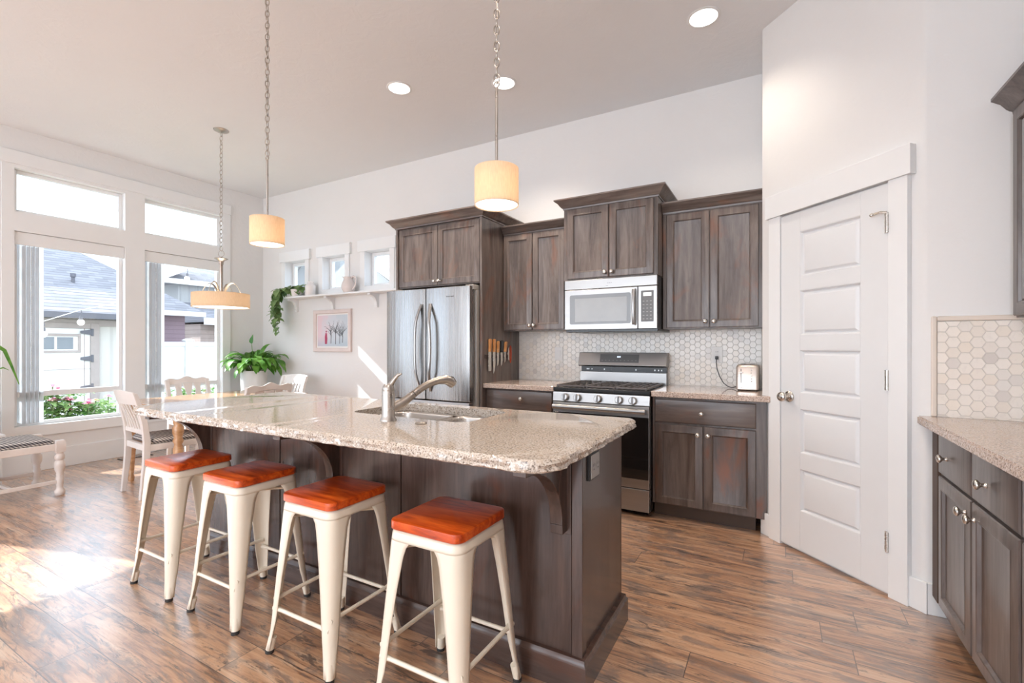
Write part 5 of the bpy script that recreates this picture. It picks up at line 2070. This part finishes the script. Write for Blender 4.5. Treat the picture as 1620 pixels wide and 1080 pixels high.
# floor vent near the garden wall
t = thing('floor_register', 'small dark floor vent by the baseboard behind the slat-back chair', 'floor vent', (-6.22, 2.5, 0))
MB().box(-6.29, -6.18, 2.36, 2.66, 0.0002, 0.006).build('frame', M['strip'], t, bev=0.002)
m = MB()
for q in range(12):
    m.box(-6.275, -6.195, 2.375 + q * 0.023, 2.386 + q * 0.023, 0.006, 0.0075)
m.build('louvres', M['nickel'], t, smooth=False)


# ------------------------------------------------------------------ vertical blinds
def blind(y0_, y1_, lab):
    t = thing('vertical_blind', lab, 'window blind', (XL - 0.03, y0_, 2.25), 'vertical blinds')
    MB().box(XL - 0.038, XL - 0.003, y0_ + 0.002, y1_ - 0.002, 2.225, 2.347).build('valance', M['trim'], t, bev=0.003)
    for k in range(9):
        yc = y0_ + 0.060 + k * 0.0160
        m = MB()
        a = radians(72 if k % 2 else 40)
        w = 0.042
        loops = []
        for z in (0.475, 2.235):
            pts = []
            for j in range(7):
                f = j / 6 * 2 - 1
                bow = 0.006 * (1 - f * f)
                pts.append((XL - 0.048 + sin(a) * f * w * 0.62 + cos(a) * bow, yc + cos(a) * f * w + sin(a) * bow, z))
            for j in range(6, -1, -1):
                f = j / 6 * 2 - 1
                bow = 0.006 * (1 - f * f) - 0.0012
                pts.append((XL - 0.048 + sin(a) * f * w * 0.62 + cos(a) * bow, yc + cos(a) * f * w + sin(a) * bow, z))
            loops.append(pts)
        m.rings(loops)
        m.build('vane', M['vane'], t, angle=60)
    m = MB()
    m.tube([(XL - 0.012, y0_ + 0.125, 2.22), (XL - 0.012, y0_ + 0.125, 0.85)], 0.0022, 6)
    for k in range(68):
        m.ball((XL - 0.012, y0_ + 0.125, 0.86 + k * 0.02), 0.0035, n=4)
    m.build('bead_chain', M['nickel'], t, angle=80)


blind(*W1, 'white vertical blind drawn to the left side of the left tall window')
blind(*W2, 'white vertical blind drawn to the left side of the right tall window')

# ------------------------------------------------------------------ the garden and the houses beyond
GZ = -0.40
tag(MB().box(-40, -6.56, -25, 45, GZ - 0.2, GZ).build('ground', M['paving'], None), 'pale paved yard outside the windows', 'ground', None, 'structure')
tag(MB().box(-9.0, -6.9, 0.8, 5.2, GZ, GZ + 0.05).build('flower_bed', M['grass'], None), 'green planted bed outside the tall windows', 'ground', None, 'structure')
tag(MB().box(-7.02, -6.56, -5.2, 4.7, 3.14, 3.24).build('eave', M['fascia'], None, bev=0.004), 'white house eave overhanging the garden windows', 'eave', None, 'structure')
tag(MB().box(-40, 12, 4.27, 40, GZ - 0.2, GZ - 0.01).build('side_yard', M['paving'], None), 'pale ground beyond the kitchen wall', 'ground', None, 'structure')

# garage facing the window
GX = -11.5
t = thing('garage', 'cream garage with grey shingle roof seen through the left tall window', 'garage', (GX - 1, 2.7, GZ))
MB().box(GX - 1.5, GX, 0.2, 4.72, GZ, 1.80).build('wall', M['siding'], t)
m = MB()
m.rings([[(GX + 0.30, y, 1.80), (GX + 0.30, y, 1.86), (GX - 1.25, y, 2.44), (GX - 1.58, y, 2.30), (GX - 1.58, y, 1.80)] for y in (0.0, 4.92)])
m.build('roof', M['shingle'], t, angle=20)
MB().box(GX + 0.30, GX + 0.35, 0.0, 4.92, 1.745, 1.86).build('gutter', M['hinge'], t, bev=0.01)
MB().box(GX + 0.001, GX + 0.05, 0.3, 4.72, 1.62, 1.74).build('frieze', M['taupe'], t)
mpg = lambda u, v, d: (GX + d, u, v)
d = MB().mbox(mpg, 1.80, 3.885, GZ + 0.02, 1.57, 0.001, 0.04).build('garage_door', M['fascia'], t, bev=0.01)
m = MB()
m.mbox(mpg, 3.885, 4.02, GZ, 1.67, 0.001, 0.06)
m.mbox(mpg, 1.66, 1.80, GZ, 1.67, 0.001, 0.06)
m.mbox(mpg, 1.80, 3.885, 1.57, 1.67, 0.001, 0.06)
m.build('door_casing', M['taupe'], t, bev=0.005)
m = MB()
m.mbox(mpg, 2.0, 3.74, 1.42, 1.465, 0.04, 0.06)
m.mbox(mpg, 2.0, 3.74, 1.115, 1.155, 0.04, 0.06)
m.mbox(mpg, 3.70, 3.74, 1.155, 1.42, 0.04, 0.06)
m.mbox(mpg, 2.0, 2.04, 1.155, 1.42, 0.04, 0.06)
m.build('light_casing', M['taupe'], d, bev=0.003)
m = MB()
for k in range(6):
    ya = 2.08 + k * 0.265
    m.mbox(mpg, ya, ya + 0.225, 1.18, 1.40, 0.04, 0.046)
m.build('light_panes', M['winpane'], d)
m = MB()
m.mbox(mpg, 3.790, 3.800, GZ, 1.57, 0.04, 0.046)
m.mbox(mpg, 1.85, 3.88, 0.80, 0.81, 0.04, 0.046)
m.build('door_seams', M['taupe'], d)
for zz in (1.50, 1.00, 0.45):
    m = MB()
    m.mbox(mpg, 3.885, 3.925, zz - 0.07, zz + 0.07, 0.06, 0.075)
    m.mprism(mpg, [(3.885, zz - 0.05), (3.885, zz + 0.05), (3.73, zz + 0.025), (3.73, zz - 0.025)], 0.06, 0.072)
    m.build('strap_hinge', M['hinge'], t, bev=0.003)

# mauve house behind the garage
HX = -13.5
t = thing('mauve_house', 'mauve sided house with hip roof behind the white fence', 'house', (HX - 2, 3, GZ))
MB().box(HX - 6, HX, -3, 6.52, GZ, 2.06).build('wall', M['purple'], t)
m = MB()
e = 0.32
m.rings([[(HX + e, -3 - e, 2.06), (HX + e, 6.52 + e, 2.06), (HX - 6 - e, 6.52 + e, 2.06), (HX - 6 - e, -3 - e, 2.06)],
         [(HX + e, -3 - e, 2.12), (HX + e, 6.52 + e, 2.12), (HX - 6 - e, 6.52 + e, 2.12), (HX - 6 - e, -3 - e, 2.12)],
         [(HX - 2.99, 0.3, 4.35), (HX - 2.99, 4.1, 4.35), (HX - 3.01, 4.1, 4.35), (HX - 3.01, 0.3, 4.35)]])
m.build('roof', M['shingle2'], t, angle=15)
MB().box(HX + e, HX + e + 0.04, -3.3, 6.86, 2.0, 2.12).build('gutter', M['fascia'], t, bev=0.01)
m = MB()
m.tube([(HX - 0.55, 4.45, 2.60), (HX - 0.55, 4.45, 2.84)], 0.035, 10)
m.tube([(HX - 0.55, 4.45, 2.82), (HX - 0.55, 4.45, 2.90)], 0.055, 10)
m.build('roof_vent', M['hinge'], t, angle=40)

# grey house further off
KX2 = -19.0
t = thing('grey_house', 'tall grey house with white trimmed roofs in the distance, right tall window', 'house', (KX2 - 3, 11, GZ))
MB().box(KX2 - 6, KX2, 8.95, 15, GZ, 3.50).build('wall', M['greysid'], t)
m = MB()
m.rings([[(KX2 + 0.3, 8.3, 3.5), (KX2 + 0.3, 15.3, 3.5), (KX2 - 6.3, 15.3, 3.5), (KX2 - 6.3, 8.3, 3.5)],
         [(KX2 + 0.3, 8.3, 3.62), (KX2 + 0.3, 15.3, 3.62), (KX2 - 6.3, 15.3, 3.62), (KX2 - 6.3, 8.3, 3.62)],
         [(KX2 - 3.2, 11.7, 5.3), (KX2 - 3.2, 15.3, 5.3), (KX2 - 3.25, 15.3, 5.3), (KX2 - 3.25, 11.7, 5.3)]])
m.build('roof', M['shingle2'], t, angle=15)
m = MB()
m.box(KX2 + 0.3, KX2 + 0.38, 8.3, 15.3, 3.46, 3.64)
m.build('fascia', M['fascia'], t, bev=0.01)
m = MB()
m.rings([[(KX2 + 0.6, 8.15, 3.50), (KX2 + 0.6, 8.15, 3.80), (KX2 + 0.6, 10.0, 4.80), (KX2 + 0.6, 10.0, 4.50)], [(KX2 - 0.4, 8.15, 3.50), (KX2 - 0.4, 8.15, 3.80), (KX2 - 0.4, 10.0, 4.80), (KX2 - 0.4, 10.0, 4.50)]])
m.build('rake_board', M['fascia'], t)
m = MB()
m.rings([[(KX2 + 1.6, y, 2.08), (KX2 + 1.6, y, 2.22), (KX2, y, 2.85), (KX2, y, 2.08)] for y in (9.0, 14.5)])
m.build('porch_roof', M['shingle2'], t, angle=15)
MB().box(KX2 + 1.6, KX2 + 1.68, 9.0, 14.5, 1.98, 2.22).build('porch_fascia', M['fascia'], t, bev=0.01)
MB().box(KX2 + 0.02, KX2 + 1.2, 9.1, 14.3, GZ, 2.02).build('porch_wall', M['tansid'], t)
f = MB().box(KX2 + 1.2, KX2 + 1.26, 9.62, 10.22, 1.15, 1.82).build('window_frame', M['fascia'], t, bev=0.01)
MB().box(KX2 + 1.26, KX2 + 1.27, 9.68, 10.16, 1.21, 1.76).build('pane', M['winpane'], f)

# neighbour's gable behind the kitchen wall, seen through the small windows
t = thing('white_house', 'pale neighbouring house gable seen through the small square windows', 'house', (-9, 11, GZ))
MB().box(-14, -8.6, 9.3, 14, GZ, 2.7).build('wall', M['greysid'], t)
m = MB()
m.rings([[(-14.4, y, 2.62), (-11.3, y, 4.55), (-8.2, y, 2.62), (-8.2, y, 2.84), (-11.3, y, 4.77), (-14.4, y, 2.84)] for y in (9.0, 14.2)])
m.build('roof', M['fascia'], t, angle=15)
m = MB()
m.rings([[(-14.0, y, 2.7), (-11.3, y, 4.5), (-8.6, y, 2.7)] for y in (9.3, 9.5)])
m.build('gable', M['greysid'], t)

# white vinyl fence
FXX = -12.4
t = thing('vinyl_fence', 'white vinyl privacy fence seen through the right tall window', 'fence', (FXX, 8, GZ))
posts = (5.04, 6.06, 8.07)
for k, yc in enumerate(posts):
    m = MB()
    m.box(FXX - 0.075, FXX + 0.075, yc - 0.085, yc + 0.085, GZ, 1.36)
    p = m.build('post', M['vinyl'], t, bev=0.006)
    m = MB()
    m.rings([[(FXX - w, yc - w - .01, z), (FXX + w, yc - w - .01, z), (FXX + w, yc + w + .01, z), (FXX - w, yc + w + .01, z)] for z, w in ((1.36, 0.09), (1.385, 0.09), (1.42, 0.03))])
    m.build('post_cap', M['vinyl'], p)
    if k < 2:
        y2 = posts[k + 1] - 0.086
        m = MB()
        m.box(FXX - 0.02, FXX + 0.02, yc + 0.086, y2, GZ + 0.05, 1.24)
        m.build('panel', M['vinyl'], t)
        MB().box(FXX - 0.04, FXX + 0.045, yc + 0.086, y2, 1.235, 1.335).build('top_rail', M['vinyl'], t, bev=0.006)

# string of garden bulbs
t = thing('string_light', 'string of white bulbs hung across the garden', 'string light', (-9.0, 3.2, 1.5))
ctl = [V(p) for p in ((-9, 0.4, 1.70), (-9, 1.9, 1.50), (-9, 2.474, 1.56), (-9, 2.94, 1.775), (-9, 3.321, 1.895), (-9, 4.382, 2.62), (-9, 5.6, 3.3))]
MB().tube(ctl, 0.006, 6).build('cable', M['vinyl'], t, angle=80)
for y, z in ((2.530, 1.59), (2.94, 1.775), (4.382, 2.60)):
    s = MB()
    s.tube([(-9, y, z), (-9, y + 0.012, z - 0.05), (-9, y, z - 0.10)], 0.006, 6)
    s.lathe([(0.016, 0.0), (0.022, -0.02), (0.022, -0.06)], (-9, y, z - 0.09), 12)
    so = s.build('bulb_socket', M['hinge'], t, angle=60)
    MB().ball((-9, y, z - 0.185), 0.042, (1, 1, 1.1)).build('bulb', M['bulb'], so, angle=80)


# zinnias under the window
def zinnia(x, y, heads, lab, seed, leaves=420, spread=0.24):
    rng = random.Random(seed)
    z0 = GZ + 0.05
    t = thing('zinnia_plant', lab, 'flowers', (x, y, z0), 'flowers outside the windows')
    lm, sm = MB(), MB()
    top = max(h[1] for h in heads) - 0.10
    for hy, hz, mat, r in heads:
        hx = x + rng.uniform(-0.15, 0.15)
        a, b = V((x + rng.uniform(-.05, .05), y + rng.uniform(-.05, .05), z0)), V((hx, hy, hz))
        mid = a.lerp(b, 0.6) + V((rng.uniform(-.05, .05), rng.uniform(-.05, .05), 0))
        sm.tube([a, mid, b], 0.006, 5)
        m = MB()
        r = r * 1.25
        for ring, (rr, zz, nn) in enumerate(((r, -0.004, 14), (r * 0.75, 0.010, 11), (r * 0.48, 0.022, 8))):
            for k in range(nn):
                aa = 2 * pi * k / nn + ring * 0.3
                m.leaf((hx, hy, hz + zz), (cos(aa), sin(aa), 0.25), (0, 0, 1), rr, rr * 0.5, 0.35, 3, 'lance', 0.1)
        m.ball((hx, hy, hz + 0.018), r * 0.30, (1, 1, 0.6), n=6)
        m.build('flower_head', mat, t, angle=80, recalc=False)
    for k in range(leaves):
        f = rng.random()
        p = V((x + rng.gauss(0, 0.10), y + rng.gauss(0, spread * 0.6), z0 + 0.05 + (top - z0) * f ** 0.7))
        a = rng.uniform(0, 2 * pi)
        lm.leaf(p, (cos(a), sin(a), rng.uniform(-0.2, 0.7)), (0, 0, 1), rng.uniform(0.09, 0.15), rng.uniform(0.04, 0.07), 0.8, 4, 'lance', 0.2)
    sm.build('stems', M['stem'], t, angle=80)
    lm.build('foliage', M['leaff'], t, angle=80, recalc=False)


P1, P2, P3 = M['petal'], M['petal2'], M['petal3']
zinnia(-7.30, 1.84, [(1.83, 0.70, P2, 0.05), (1.88, 0.74, P1, 0.045), (1.85, 0.52, P2, 0.045)], 'pink zinnias at the far left of the left tall window', 1)
zinnia(-7.30, 2.10, [(2.03, 0.715, P1, 0.045), (2.11, 0.775, P2, 0.05), (2.17, 0.735, P1, 0.05), (2.10, 0.625, P1, 0.055), (2.17, 0.48, P2, 0.055), (2.22, 0.50, P1, 0.045)], 'tall pink zinnia clump in the middle of the left tall window', 2, 520)
zinnia(-7.30, 2.38, [(2.28, 0.605, P2, 0.06), (2.33, 0.585, P1, 0.062), (2.405, 0.555, P1, 0.055), (2.30, 0.535, P3, 0.05), (2.44, 0.58, P1, 0.035), (2.39, 0.45, P3, 0.04)], 'pink zinnias crowded right of the middle of the left tall window', 3, 460)
zinnia(-7.35, 2.66, [(2.57, 0.555, P3, 0.045), (2.68, 0.60, P2, 0.045)], 'peach and pink zinnias at the right edge of the left tall window', 4, 300)
zinnia(-8.2, 4.05, [(3.98, 0.62, P3, 0.05), (4.12, 0.55, P1, 0.045), (4.22, 0.50, P3, 0.05)], 'leafy red and peach flowers low in the right tall window', 5, 420, 0.34)
zinnia(-8.2, 4.62, [(4.55, 0.60, P3, 0.05), (4.70, 0.66, P2, 0.05)], 'loose flowering plant at the right of the right tall window', 6, 320, 0.28)
